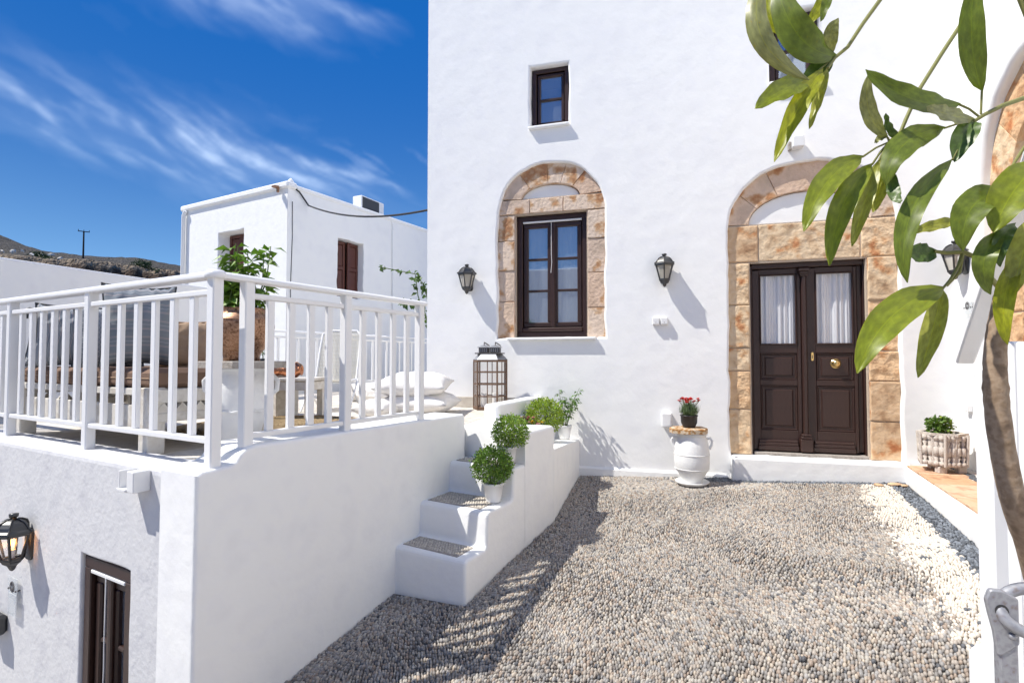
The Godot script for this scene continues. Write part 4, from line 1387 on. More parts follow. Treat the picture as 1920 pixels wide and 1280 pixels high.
# ---------------------------------------------------------------- the raised path at the right
func path():
	var up := Transform3D(Basis(Vector3(1, 0, 0), Vector3(0, 0, -1), Vector3(0, 1, 0)), Vector3.ZERO)
	var s := T()
	ext(s, [Vector2(5.87, -0.02), Vector2(5.37, -0.02), Vector2(kerb_u(5.0), -5.0), Vector2(5.87, -5.0)].map(func(v): return v), 0.1, 0.915, 0.02, up, 3)
	var o := structure("raised_path", s, M.whitewash_thick, FF)
	rng.seed = 21
	var w := 0.14
	var i := 0
	while w < 4.6:
		var l: float = [0.46, 0.38, 0.52][i % 3]
		var q := T()
		var p := [Vector2(kerb_u(w) + 0.02, -w), Vector2(kerb_u(w + l) + 0.02, -(w + l) + 0.01), Vector2(kerb_u(w + l) + 0.40, -(w + l) + 0.01), Vector2(kerb_u(w) + 0.36, -w)]
		ext(q, p, 0.90, 0.929 + rng.randf_range(-0.003, 0.003), 0.006, up, 2)
		part("tile", q, M["terracotta%d" % (i % 3)], o)
		w += l
		i += 1
	var mesh := pebble_mesh()
	var xs := []
	var cs := []
	for k in 2600:
		var ww := rng.randf_range(0.03, 4.2)
		var u := rng.randf_range(kerb_u(ww) + 0.40, 5.86)
		var black := u < kerb_u(ww) + 0.46
		var r := rng.randf_range(0.012, 0.02)
		xs.append(Transform3D((Basis(Vector3.UP, rng.randf() * PI) * Basis(Vector3.RIGHT, rng.randf_range(-0.4, 0.4))).scaled_local(Vector3(r * 1.3, r * 0.75, r)), Vector3(u, 0.918 + rng.randf() * 0.006, ww)))
		var c := rng.randf_range(0.85, 1.1)
		cs.append(Color(0.07, 0.08, 0.095) if black else Color(0.6 * c, 0.57 * c, 0.53 * c))
	scatter("loose_pebbles", mesh, M.pebble, xs, cs, o)
	# three flat stones by the door step's corner
	for e in [[5.27, 0.27, 0.07, 0.05, "largest"], [5.12, 0.31, 0.05, 0.036, "leftmost"], [5.33, 0.33, 0.04, 0.03, "smallest"]]:
		var q := T()
		lathe(q, [Vector2(0, -0.01), Vector2(1.0, 0.0), Vector2(0.9, 0.012), Vector2(0, 0.018)], 9, Transform3D(Basis(Vector3.UP, e[0] * 9.0).scaled_local(Vector3(e[2], 1, e[3])), Vector3.ZERO))
		solo("flat_stone", "%s of three flat brownish stones lying at the door step's right corner" % e[4], "stone", q, M.tan_stone1, FF * Transform3D(Basis(), Vector3(e[0] - 0.06, ground_at(e[0], e[1]) + 0.008, e[1])), "flat stones by the door step")

# ---------------------------------------------------------------- lamps, sockets, signs
func wall_lamp(called, label, xf: Transform3D, lit := false):
	# z points away from the wall, origin where the lamp's middle meets it
	var o := thing(called, label, "wall lamp", xf, "black wall lanterns")
	var cz := 0.092
	var ring = func(r: float, y: float, z0 := 0.0) -> Array:
		var out := []
		for k in 6:
			var a := PI / 6 + PI / 3 * k
			out.append(Vector3(cos(a) * r, y, maxf(sin(a) * r + cz, 0.012)))
		return out
	var b := T()
	ext(b, fillet([Vector2(-0.05, -0.13), Vector2(0.05, -0.13), Vector2(0.06, 0.09), Vector2(-0.06, 0.09)], 0.03), 0.0, 0.014, 0.004)
	var r0: Array = ring.call(0.105, 0.075)
	var r1: Array = ring.call(0.058, -0.095)
	for k in 6:
		tube(b, [r0[k], r1[k]], 0.0085, 6)
		bar(b, r0[k], r0[(k + 1) % 6], 0.02, 0.022)
		bar(b, r1[k], r1[(k + 1) % 6], 0.018, 0.02)
	part("frame", b, M.black_iron, o)
	var f := T()
	for e in [[0.062, -0.095, 0.055, -0.118], [0.055, -0.118, 0.028, -0.14], [0.028, -0.14, 0.016, -0.168], [0.016, -0.168, 0.004, -0.178]]:
		var q0: Array = ring.call(e[0], e[1])
		var q1: Array = ring.call(e[2], e[3])
		for k in 6:
			quad(f, q0[k], q0[(k + 1) % 6], q1[(k + 1) % 6], q1[k])
	part("finial", f, M.black_iron, o)
	var t := T()
	var prof := [[0.122, 0.082], [0.118, 0.094], [0.10, 0.104], [0.088, 0.125], [0.068, 0.148], [0.042, 0.163], [0.02, 0.168]]
	t.set_smooth_group(-1)
	for i in prof.size() - 1:
		var q0: Array = ring.call(prof[i][0], prof[i][1])
		var q1: Array = ring.call(prof[i + 1][0], prof[i + 1][1])
		for k in 6:
			quad(t, q0[k], q1[k], q1[(k + 1) % 6], q0[(k + 1) % 6])
	for k in 6:
		var rib := []
		for q in prof:
			rib.append(ring.call(q[0] + 0.003, q[1] + 0.002)[k])
		tube(t, rib, 0.006, 5)
	lathe(t, [Vector2(0.013, 0.165), Vector2(0.016, 0.178), Vector2(0.026, 0.186), Vector2(0.027, 0.205), Vector2(0.0, 0.208)], 12, Transform3D(Basis(), Vector3(0, 0, cz)))
	part("roof", t, M.black_iron, o)
	for k in 6:
		if (r0[k].z + r0[(k + 1) % 6].z) / 2 < 0.03:
			continue
		var g := T()
		var m := Vector3(0, 0, cz)
		quad(g, r0[k].lerp(Vector3(0, 0.075, cz), 0.04), r0[(k + 1) % 6].lerp(Vector3(0, 0.075, cz), 0.04), r1[(k + 1) % 6].lerp(Vector3(0, -0.095, cz), 0.04), r1[k].lerp(Vector3(0, -0.095, cz), 0.04))
		part("pane", g, M.clear_glass if lit else M.frosted_glass, o)
	var h := T()
	tube(h, [Vector3(0, -0.09, cz), Vector3(0, -0.035, cz)], 0.014, 8)
	part("bulb_holder", h, M.white_plastic, o)
	var u := T()
	lathe(u, [Vector2(0.0, -0.035), Vector2(0.012, -0.03), Vector2(0.022, 0.0), Vector2(0.021, 0.025), Vector2(0.012, 0.04), Vector2(0, 0.045)], 12, Transform3D(Basis(), Vector3(0, 0, cz)))
	var bulb := part("bulb", u, M.clear_glass, o)
	var w := T()
	for k in 4:
		var a := TAU * k / 4.0 + 0.4
		tube(w, [Vector3(0.004 * cos(a), -0.02, cz + 0.004 * sin(a)), Vector3(0.011 * cos(a), 0.03, cz + 0.011 * sin(a))], 0.0022 if not lit else 0.003, 5)
	part("filament", w, M.glowing_filament if lit else M.dim_filament, bulb)
	if lit:
		var l := OmniLight3D.new()
		l.name = "lamp_glow"
		l.light_color = Color(1.0, 0.68, 0.32)
		l.light_energy = 0.006
		l.light_size = 0.02
		l.omni_range = 6.0
		l.omni_attenuation = 2.0
		l.shadow_enabled = true
		l.position = Vector3(0, 0.005, cz)
		o.add_child(l)

func plaque(called, label, xf: Transform3D):
	var o := thing(called, label, "sign", xf)
	var s := T()
	box(s, Vector3(0, 0, 0.022), Vector3(0.15, 0.15, 0.005), 0.001)
	part("upper_plate", s, M.acrylic, o)
	var t := T()
	box(t, Vector3(0.025, -0.105, 0.030), Vector3(0.13, 0.15, 0.006), 0.0015)
	part("lower_plate", t, M.acrylic, o)
	var e := T()
	for r in [0.017, 0.034]:
		var ring := []
		for k in 25:
			ring.append(Vector3(r * cos(TAU * k / 24.0), 0.01 + r * sin(TAU * k / 24.0), 0.0262))
		tube(e, ring, 0.0016, 4, false)
	for k in 12:
		var a := TAU * k / 12.0
		tube(e, [Vector3(0.012 * cos(a), 0.01 + 0.012 * sin(a), 0.0262), Vector3(0.024 * cos(a + 0.2), 0.01 + 0.024 * sin(a + 0.2), 0.0262), Vector3(0.036 * cos(a), 0.01 + 0.036 * sin(a), 0.0262)], 0.0022, 4)
		lathe(e, [Vector2(0, 0.002), Vector2(0.005, 0.0)], 6, Transform3D(Basis(Vector3.RIGHT, PI / 2), Vector3(0.036 * cos(a + 0.26), 0.01 + 0.036 * sin(a + 0.26), 0.0255)))
	part("emblem", e, M.engraving, o)
	var b := T()
	for x in [-0.06, 0.06]:
		lathe(b, [Vector2(0, 0.03), Vector2(0.006, 0.029), Vector2(0.006, 0.0)], 10, Transform3D(Basis(Vector3.RIGHT, PI / 2), Vector3(x, -0.01, 0)))
	part("bolt", b, M.engraving, o)

func lamps_and_fittings():
	wall_lamp("wall_lamp", "black lantern on the white wall left of the arched window", FF * Transform3D(Basis(), Vector3(0.60, 3.0, 0)))
	wall_lamp("wall_lamp", "black lantern on the white wall between arched window and brown door", FF * Transform3D(Basis(), Vector3(3.035, 3.0, 0)))
	wall_lamp("wall_lamp", "black lantern on the right house wall half behind the tree's leaves", RF * Transform3D(Basis(), Vector3(0.22, 2.95, 0)))
	wall_lamp("wall_lamp", "lit black lantern with glowing bulb on the terrace's lane wall", TT * Transform3D(Basis(), Vector3(-1.90, 0.745, 0.112)), true)
	plaque("house_plaque", "clear acrylic plaque with round emblem below the lit lantern", TT * Transform3D(Basis(), Vector3(-2.10, 0.385, 0.112)))
	plaque("house_plaque", "clear acrylic plaque with round emblem on the right house wall", RF * Transform3D(Basis(), Vector3(0.27, 2.50, 0)))
	var m := T()
	box(m, Vector3(0, 0, 0.05), Vector3(0.22, 0.14, 0.10), 0.02)
	solo("letter_box", "black box on the lane wall at the photo's left edge", "box", m, M.black_iron, TT * Transform3D(Basis(), Vector3(-2.33, 0.10, 0.112)))
	# the bracket light on the lane wall
	var o := thing("bracket_light", "white angular bracket light under the terrace's front corner", "wall light", TT * Transform3D(Basis(), Vector3(-0.44, 1.325, 0.112)))
	var a := T()
	box(a, Vector3(0.02, 0, 0.045), Vector3(0.07, 0.115, 0.09), 0.004)
	part("body", a, M.white_plastic, o)
	var b := T()
	box(b, Vector3(-0.055, -0.05, 0.05), Vector3(0.09, 0.018, 0.10), 0.003)
	box(b, Vector3(-0.085, 0.005, 0.05), Vector3(0.016, 0.10, 0.09), 0.003)
	part("lens_cover", b, M.white_plastic, o)
	for i in 2:
		var s := thing("power_socket", ["left one of two white socket boxes below the middle lantern", "right one of two white socket boxes below the middle lantern"][i], "socket", FF * Transform3D(Basis(), Vector3(2.935 + i * 0.093, 2.43, 0)), "socket boxes on the house wall")
		var p := T()
		box(p, Vector3(0, 0, 0.02), Vector3(0.084, 0.09, 0.04), 0.008)
		part("box", p, M.white_plastic, s)
		var c := T()
		box(c, Vector3(0, 0.004, 0.046), Vector3(0.076, 0.076, 0.014), 0.006)
		part("lid", c, M.white_plastic, s)
		var c2 := T()
		box(c2, Vector3(0.0, -0.012, 0.0535), Vector3(0.006, 0.012, 0.002))
		part("latch", c2, M.grey_slab, s)
	var fl := thing("flood_light", "small white flood light above the brown door's arch", "wall light", FF * Transform3D(Basis(), Vector3(4.42, 4.335, 0)))
	var q := T()
	box(q, Vector3(0.02, 0.01, 0.07), Vector3(0.115, 0.12, 0.11), 0.008)
	part("body", q, M.white_plastic, fl)
	var q2 := T()
	box(q2, Vector3(-0.05, -0.01, 0.03), Vector3(0.03, 0.09, 0.06), 0.005)
	part("arm", q2, M.grey_slab, fl)
	# the hooded light low on the wall
	var hl := thing("hooded_light", "plastered white hooded light low on the wall beside the amphora", "wall light", FF * Transform3D(Basis(), Vector3(3.045, 1.30, 0)))
	var h := T()
	ext(h, fillet([Vector2(-0.055, -0.09), Vector2(0.055, -0.08), Vector2(0.06, 0.08), Vector2(-0.06, 0.085)], 0.03), 0.0, 0.10, 0.04, I, 3)
	part("hood", h, M.whitewash_thick, hl)
	var sw := thing("door_bell", "white switch below the plaque on the right house wall", "switch", RF * Transform3D(Basis(), Vector3(0.265, 2.265, 0)))
	var s1 := T()
	box(s1, Vector3(0, 0, 0.025), Vector3(0.08, 0.12, 0.05), 0.006)
	part("box", s1, M.white_plastic, sw)
	var s2 := T()
	box(s2, Vector3(0.02, -0.075, 0.02), Vector3(0.03, 0.05, 0.03), 0.004)
	part("plug", s2, M.grey_slab, sw)
	var lw := T()
	box(lw, Vector3(0, 0, 0.022), Vector3(0.07, 0.07, 0.044), 0.006)
	solo("low_socket", "small white socket low on the right house wall above the planter", "socket", lw, M.white_plastic, RF * Transform3D(Basis(), Vector3(0.23, 1.52, 0)))

# ---------------------------------------------------------------- soft things
func pillow_mesh(w: float, h: float, t: float, dent := 0.12, seed_ := 1) -> ArrayMesh:   # a stuffed square: corners out, sides drawn in, crumpled top; u, v over the face
	var s := T()
	s.set_smooth_group(0)
	var n := noise(3.0, 3, seed_)
	var N := 18
	for side in [1.0, -1.0]:
		var pt = func(i: int, j: int) -> Vector3:
			var u := i * 2.0 / N - 1.0
			var v := j * 2.0 / N - 1.0
			var x: float = u * (1.0 - dent * (1.0 - v * v) * absf(u))
			var y: float = v * (1.0 - dent * (1.0 - u * u) * absf(v))
			var z: float = pow(maxf(0.0, (1.0 - pow(absf(u), 2.4)) * (1.0 - pow(absf(v), 2.4))), 0.5)
			z *= 1.0 + 0.30 * n.get_noise_2d(u + side * 3.0, v) * (0.6 + 0.4 * v)
			return Vector3(x * w / 2, y * h / 2 + 0.02 * n.get_noise_2d(u * 2.0, 9.0) * maxf(0.0, v), z * side * t / 2)
		for i in N:
			for j in N:
				var ix := [[i, j], [i, j + 1], [i + 1, j + 1], [i, j], [i + 1, j + 1], [i + 1, j]]
				if side < 0:
					ix.reverse()
				for e in ix:
					s.set_uv(Vector2(float(e[0]) / N, float(e[1]) / N) * 1.6)
					s.add_vertex(pt.call(e[0], e[1]))
	return done(s)

func terrace_things():
	rng.seed = 41
	var fl := 1.381
	# ---- the day bed
	var bed := thing("day_bed", "white wooden day bed frame behind the front railing", "day bed", TT * Transform3D(Basis(), Vector3(-1.86, fl, -0.55)))
	for e in [[0.955, 0.40], [-0.955, 0.40], [0.955, -0.40], [-0.955, -0.40]]:
		var s := T()
		box(s, Vector3(e[0], 0.215, e[1]), Vector3(0.11, 0.43, 0.11), 0.006)
		part("leg", s, M.white_wood, bed)
	for z in [0.405, -0.405]:
		var s := T()
		box(s, Vector3(0, 0.225, z), Vector3(1.8, 0.17, 0.04), 0.004)
		box(s, Vector3(0, 0.40, z), Vector3(2.0, 0.045, 0.06), 0.004)
		part("side_rail", s, M.white_wood, bed)
	for x in [1.0, -1.0]:
		var s := T()
		box(s, Vector3(x, 0.375, 0), Vector3(0.05, 0.09, 0.9), 0.006)
		box(s, Vector3(x, 0.235, 0), Vector3(0.05, 0.06, 0.9), 0.006)
		for k in 7:       # fretwork of triangles
			var z := -0.36 + k * 0.12
			ext(s, [Vector2(z - 0.06, 0.262), Vector2(z + 0.06, 0.262), Vector2(z, 0.33)], x - 0.015, x + 0.015, 0.0, Transform3D(Basis(Vector3(0, 0, 1), Vector3.UP, Vector3(-1, 0, 0)), Vector3(2 * x, 0, 0)))
		part("end_panel", s, M.white_wood, bed)
	var bt := T()
	for k in 9:
		box(bt, Vector3(-0.85 + k * 0.21, 0.405, 0), Vector3(0.09, 0.018, 0.8), 0.002)
	part("slat", bt, M.white_wood, bed)
	# ---- its mattress, a row of stuffed channels
	var mt := thing("mattress", "brown channel quilted mattress lying on the white day bed", "mattress", TT * Transform3D(Basis(), Vector3(-1.86, fl + 0.425, -0.55)))
	for k in 11:
		var s := T()
		box(s, Vector3(-0.91 + k * 0.182, 0.064, 0), Vector3(0.181, 0.128, 0.86), 0.03)
		part("channel", s, M.brown_cloth, mt)
	var pp := T()
	for k in 11:
		bar(pp, Vector3(-0.98 + k * 0.182, 0.064, 0.432), Vector3(-0.84 + k * 0.182, 0.064, 0.432), 0.006, 0.007)
	part("piping", pp, M.beige_cloth, mt)
	# ---- cushions: [mesh size, material, place, yaw, lean, label]
	var cs := [
		[Vector3(0.45, 0.60, 0.26), "stripe_cloth", Vector3(-1.42, 0.86, -0.31), 62.0, -7.0, "large grey cushion with thin cross stripes nearest the railing's corner post", 11],
		[Vector3(0.46, 0.52, 0.25), "band_cloth", Vector3(-2.38, 0.805, -0.27), 58.0, -10.0, "grey cushion with pale curved bands in the row's middle", 12],
		[Vector3(0.46, 0.50, 0.18), "tile_cloth", Vector3(-2.05, 0.79, -0.40), 66.0, -6.0, "dark cushion with pale tile pattern behind the striped cushion", 13],
		[Vector3(0.48, 0.50, 0.18), "tile_cloth", Vector3(-2.66, 0.80, -0.33), 55.0, -14.0, "dark patterned cushion with tasselled corners at the row's left end", 14],
		[Vector3(0.44, 0.40, 0.16), "beige_cloth", Vector3(-1.47, 0.73, -0.66), 74.0, -16.0, "plain beige cushion behind the striped cushion", 15]]
	for c in cs:
		var o := thing("cushion", c[5], "cushion", TT * Transform3D(Basis(Vector3.UP, deg_to_rad(c[3])) * Basis(Vector3.RIGHT, deg_to_rad(c[4])), Vector3(0, fl, 0) + c[2]))
		part("cover", pillow_mesh(c[0].x, c[0].y, c[0].z, 0.10, c[6]), M[c[1]], o)
		var tr := T()
		var ring := []
		for k in 41:
			var t := TAU * k / 40.0
			var q := Vector2(cos(t), sin(t))
			var m := maxf(absf(q.x), absf(q.y))
			q /= m
			ring.append(Vector3(q.x * (1.0 - 0.10 * (1.0 - q.y * q.y) * absf(q.x)) * c[0].x / 2, q.y * (1.0 - 0.10 * (1.0 - q.x * q.x) * absf(q.y)) * c[0].y / 2, 0))
		tube(tr, ring, 0.007, 6, false)
		if c[6] == 14:
			for sx in [-1, 1]:
				for sy in [-1, 1]:
					tube(tr, [Vector3(sx * 0.24, sy * 0.25, 0), Vector3(sx * 0.26, sy * 0.25 - 0.03, 0.0), Vector3(sx * 0.262, sy * 0.25 - 0.09, 0.0)], [0.008, 0.018, 0.022], 7)
		part("trim", tr, M.louvre_dark if c[6] != 15 else M.beige_cloth, o)
	# ---- the white jar, slab and copper pot with its plant
	var at := Vector3(-0.52, fl, -0.51)
	var jar := thing("white_jar", "tall white clay jar under the copper pot by the railing corner", "jar", TT * Transform3D(Basis(), at))
	var s := T()
	lathe(s, [Vector2(0.0, 0.0), Vector2(0.10, 0.0), Vector2(0.105, 0.02), Vector2(0.13, 0.14), Vector2(0.165, 0.26), Vector2(0.17, 0.30), Vector2(0.172, 0.40), Vector2(0.158, 0.50), Vector2(0.145, 0.535), Vector2(0.16, 0.545), Vector2(0.16, 0.556), Vector2(0.0, 0.556)], 32)
	part("body", s, M.white_clay, jar)
	var hd := T()
	for a in [2.5, -0.64]:
		var d := Vector3(cos(a), 0, sin(a))
		tube(hd, [d * 0.15 + Vector3(0, 0.50, 0), d * 0.20 + Vector3(0, 0.51, 0), d * 0.235 + Vector3(0, 0.47, 0), d * 0.23 + Vector3(0, 0.41, 0), d * 0.17 + Vector3(0, 0.36, 0)], 0.016, 8)
	part("handle", hd, M.white_clay, jar)
	var rp := T()
	var rr := []
	for k in 49:
		var a := TAU * k / 48.0
		rr.append(Vector3(0.168 * cos(a), 0.275 + 0.006 * sin(a * 12.0), 0.168 * sin(a)))
	tube(rp, rr, 0.010, 6, false)
	part("rope_band", rp, M.white_clay, jar)
	var sl := T()
	ext(sl, [Vector2(-0.22, -0.19), Vector2(0.20, -0.21), Vector2(0.30, -0.05), Vector2(0.26, 0.19), Vector2(-0.05, 0.22), Vector2(-0.24, 0.12)], 0.0, 0.045, 0.008, Transform3D(Basis(Vector3(1, 0, 0), Vector3(0, 0, -1), Vector3(0, 1, 0)), Vector3.ZERO), 2)
	solo("stone_slab", "grey stone slab between the white jar and the copper pot", "slab", sl, M.grey_slab, TT * Transform3D(Basis(), at + Vector3(0.02, 0.557, 0)))
	var cp := thing("copper_pot_plant", "leafy green plant in a dark hammered copper pot on slab", "potted plant", TT * Transform3D(Basis(), at + Vector3(0.0, 0.603, 0)))
	var pt := T()
	lathe(pt, [Vector2(0.0, 0.0), Vector2(0.112, 0.0), Vector2(0.112, 0.03), Vector2(0.118, 0.05), Vector2(0.165, 0.11), Vector2(0.196, 0.18), Vector2(0.203, 0.235), Vector2(0.198, 0.27), Vector2(0.18, 0.30), Vector2(0.148, 0.318), Vector2(0.148, 0.345), Vector2(0.152, 0.352), Vector2(0.14, 0.352), Vector2(0.13, 0.31), Vector2(0.0, 0.30)], 40)
	part("pot", pt, M.copper, cp)
	var rb := T()
	for y in [0.055, 0.272]:
		lathe(rb, [Vector2(0.10, y - 0.006), Vector2(0.124 if y < 0.1 else 0.2005, y - 0.003), Vector2(0.124 if y < 0.1 else 0.2, y + 0.004), Vector2(0.10, y + 0.006)], 40)
	part("seam", rb, M.copper, cp)
	var st := T()
	var lf := T()
	for k in 15:
		var a := rng.randf() * TAU
		var lean := rng.randf_range(0.03, 0.13)
		var top := Vector3(cos(a) * lean * 1.5, rng.randf_range(0.48, 0.80), sin(a) * lean * 1.5)
		if k < 5:
			top = Vector3(-0.12 + 0.05 * k, 0.60 + 0.055 * (k % 4), 0.02 * k)
		var p0 := Vector3(cos(a) * 0.06, 0.30, sin(a) * 0.06)
		var mid := p0.lerp(top, 0.5) + Vector3(cos(a), 0, sin(a)) * 0.03
		tube(st, [p0, mid, top], [0.006, 0.005, 0.003], 6)
		for i in 26:
			var t := rng.randf_range(0.08, 1.0)
			var p := p0.lerp(mid, t * 2.0) if t < 0.5 else mid.lerp(top, t * 2.0 - 1.0)
			var d := Vector3(cos(rng.randf() * TAU), rng.randf_range(-0.55, 0.35), sin(rng.randf() * TAU)).normalized()
			var g := rng.randf_range(0.75, 1.35)
			leaf(lf, p + d * 0.02, d, Vector3(0, 1, 0) + rdir() * 0.5, rng.randf_range(0.06, 0.12), rng.randf_range(0.04, 0.075), Color(0.14 * g, 0.245 * g, 0.03 * g), 0.18, 0.25)
	part("stem", st, M.green_stem, cp)
	part("foliage", lf, M.foliage, cp)
	# ---- rug, table, copper vessel
	var rug := T()
	var spiral := []
	for k in 1100:
		var a := k * 0.16
		spiral.append(Vector3(cos(a), 0.0, sin(a)) * (0.02 + 0.0045 * a) + Vector3(0, 0.008 + 0.003 * sin(k * 1.7), 0))
	tube(rug, spiral, 0.014, 6)
	solo("round_rug", "round straw coloured rope rug lying under the side table", "rug", rug, M.jute, TT * Transform3D(Basis(), Vector3(-1.42, fl + 0.002, -1.42)))
	var tb := thing("side_table", "small whitewashed wooden side table standing on the rope rug", "table", TT * Transform3D(Basis(Vector3.UP, deg_to_rad(29)), Vector3(-1.80, fl + 0.02, -1.97)))
	for k in 4:
		var q := T()
		box(q, Vector3(0, 0.39, -0.165 + k * 0.11), Vector3(0.52, 0.028, 0.108), 0.003)
		part("plank", q, M.white_wood, tb)
	for e in [[-1, -1], [-1, 1], [1, -1], [1, 1]]:
		var q := T()
		box(q, Vector3(e[0] * 0.20, 0.188, e[1] * 0.17), Vector3(0.06, 0.376, 0.06), 0.004)
		part("leg", q, M.white_wood, tb)
	var ap := T()
	for z in [-0.195, 0.195]:
		box(ap, Vector3(0, 0.325, z), Vector3(0.5, 0.085, 0.025), 0.003)
	for x in [-0.23, 0.23]:
		box(ap, Vector3(x, 0.325, 0), Vector3(0.025, 0.085, 0.36), 0.003)
	part("apron", ap, M.white_wood, tb)
	var v := thing("copper_jug", "shiny dented copper jug lying on the white side table", "jug", TT * Transform3D(Basis(Vector3.UP, deg_to_rad(29)), Vector3(-1.87, fl + 0.425, -1.90)))
	var vb := T()
	lathe(vb, [Vector2(0.0, -0.20), Vector2(0.055, -0.195), Vector2(0.066, -0.16), Vector2(0.07, -0.10), Vector2(0.052, -0.05), Vector2(0.062, 0.0), Vector2(0.074, 0.06), Vector2(0.07, 0.12), Vector2(0.045, 0.155), Vector2(0.052, 0.17), Vector2(0.04, 0.17), Vector2(0.0, 0.14)], 28, Transform3D(Basis(Vector3.BACK, -PI / 2), Vector3(0, 0.075, 0)), true, 0.05)
	part("body", vb, M.bright_copper, v)
	var vh := T()
	tube(vh, [Vector3(0.07, 0.13, 0.03), Vector3(0.13, 0.155, 0.03), Vector3(0.175, 0.13, 0.03), Vector3(0.165, 0.10, 0.03)], 0.008, 7)
	part("handle", vh, M.copper, v)
	# ---- cane lounger
	var ch := thing("cane_lounger", "white woven cane lounge chair behind the side table", "chair", TT * Transform3D(Basis(Vector3.UP, deg_to_rad(33)), Vector3(-2.35, fl, -3.0)))
	var fr := T()
	var bk := Basis(Vector3.RIGHT, deg_to_rad(-24))
	var o0 := Vector3(0, 0.36, -0.05)
	var loop := []
	for e in [[-0.25, 0.0], [-0.25, 0.4], [-0.24, 0.62], [-0.19, 0.68], [0.19, 0.68], [0.24, 0.62], [0.25, 0.4], [0.25, 0.0]]:
		loop.append(o0 + bk * Vector3(e[0], e[1], 0))
	tube(fr, loop, 0.015, 8)
	tube(fr, [o0 + Vector3(-0.25, 0, 0), o0 + Vector3(-0.25, -0.02, 0.55), o0 + Vector3(0.25, -0.02, 0.55), o0 + Vector3(0.25, 0, 0)], 0.015, 8)
	part("frame", fr, M.white_paint, ch)
	var wv := T()
	for k in 27:
		var x := -0.235 + k * 0.018
		bar(wv, o0 + bk * Vector3(x, 0.01, 0.003), o0 + bk * Vector3(x, 0.665, 0.003), 0.007, 0.003, Vector3.BACK, 0.0)
	for k in 34:
		var y := 0.02 + k * 0.0195
		bar(wv, o0 + bk * Vector3(-0.24, y, 0.004), o0 + bk * Vector3(0.24, y, 0.004), 0.003, 0.008, Vector3.UP, 0.0)
	part("woven_back", wv, M.cane, ch)
	var ws := T()
	for k in 27:
		var x := -0.235 + k * 0.018
		bar(ws, o0 + Vector3(x, 0.0, 0), o0 + Vector3(x, -0.02, 0.55), 0.008, 0.003, Vector3.UP, 0.0)
	for k in 28:
		bar(ws, o0 + Vector3(-0.24, 0.002, 0.01 + k * 0.02), o0 + Vector3(0.24, 0.002, 0.01 + k * 0.02), 0.008, 0.003, Vector3.UP, 0.0)
	part("woven_seat", ws, M.cane, ch)
	for sx in [-1.0, 1.0]:
		var q := T()
		tube(q, [o0 + Vector3(sx * 0.26, 0, 0.45), Vector3(sx * 0.26, 0.0, -0.22)], 0.013, 8)
		part("leg", q, M.white_paint, ch)
		var q2 := T()
		tube(q2, [o0 + Vector3(sx * 0.275, 0, 0.05), Vector3(sx * 0.275, 0.0, 0.45)], 0.013, 8)
		part("leg", q2, M.white_paint, ch)
	# ---- floor cushions and the long white seat
	var bench := T()
	box(bench, Vector3(0, 0.13, 0), Vector3(0.75, 0.26, 2.4), 0.09)
	solo("floor_mattress", "long white mattress lying on the terrace before the back railing", "mattress", bench, M.white_cloth, TT * Transform3D(Basis(Vector3.UP, deg_to_rad(4)), Vector3(-2.75, fl, -5.0)))
	var fc := [[Vector3(-1.02, 0.125, -3.02), 22.0, 0.0, "lower white floor cushion of the pile by the railing's end"], [Vector3(-1.08, 0.325, -3.0), 28.0, 4.0, "upper white floor cushion of the pile by the railing's end"], [Vector3(-1.2, 0.09, -2.55), 5.0, 0.0, "small white cushion in front of the floor cushion pile"]]
	for i in 3:
		var e = fc[i]
		solo("floor_cushion", e[3], "cushion", pillow_mesh(0.80 if i < 2 else 0.42, 0.80 if i < 2 else 0.42, 0.27 if i < 2 else 0.2, 0.05, 60 + i), M.white_cloth, TT * Transform3D(Basis(Vector3.UP, deg_to_rad(e[1])) * Basis(Vector3.RIGHT, deg_to_rad(-90.0 + e[2])), Vector3(0, fl, 0) + e[0]))
	var tray := thing("ashtray", "small round metal dish on the terrace floor near the cushions", "dish", TT * Transform3D(Basis(), Vector3(-1.72, fl, -3.05)))
	var ty := T()
	lathe(ty, [Vector2(0, 0), Vector2(0.05, 0.0), Vector2(0.03, 0.03), Vector2(0.035, 0.05), Vector2(0.085, 0.07), Vector2(0.08, 0.072), Vector2(0, 0.055)], 20)
	part("bowl", ty, M.tarnished_tin, tray)
	# ---- marigolds on the parapet far behind
	var mp := thing("marigold_pot", "orange marigolds in a small pot behind the day bed", "potted plant", TT * Transform3D(Basis(), Vector3(-2.45, 1.86, -2.05)))
	var mpot := T()
	lathe(mpot, [Vector2(0, 0), Vector2(0.08, 0), Vector2(0.11, 0.14), Vector2(0.10, 0.14), Vector2(0, 0.12)], 20)
	part("pot", mpot, M.black_plastic, mp)
	flower_head(mp, Vector3(0, 0.14, 0), 0.12, 0.26, 60, 9, [Color(0.75, 0.30, 0.01), Color(0.8, 0.38, 0.02)], 0.035)
	var stand := thing("flower_stand", "white carved wooden stand under the marigold pot", "stand", TT * Transform3D(Basis(), Vector3(-2.45, fl, -2.05)))
	var sd := T()
	box(sd, Vector3(0, 0.465, 0), Vector3(0.9, 0.03, 0.3), 0.004)
	for x in [-0.4, 0.4]:
		box(sd, Vector3(x, 0.225, 0), Vector3(0.06, 0.45, 0.28), 0.004)
	part("board", sd, M.white_wood, stand)
	var sf := T()
	box(sf, Vector3(0, 0.42, 0.14), Vector3(0.76, 0.04, 0.02), 0.003)
	for k in 6:
		var ring := []
		for q in 13:
			ring.append(Vector3(-0.32 + k * 0.128 + 0.055 * cos(PI * q / 12.0), 0.33 + 0.055 * sin(PI * q / 12.0), 0.14))
		tube(sf, ring, 0.01, 6)
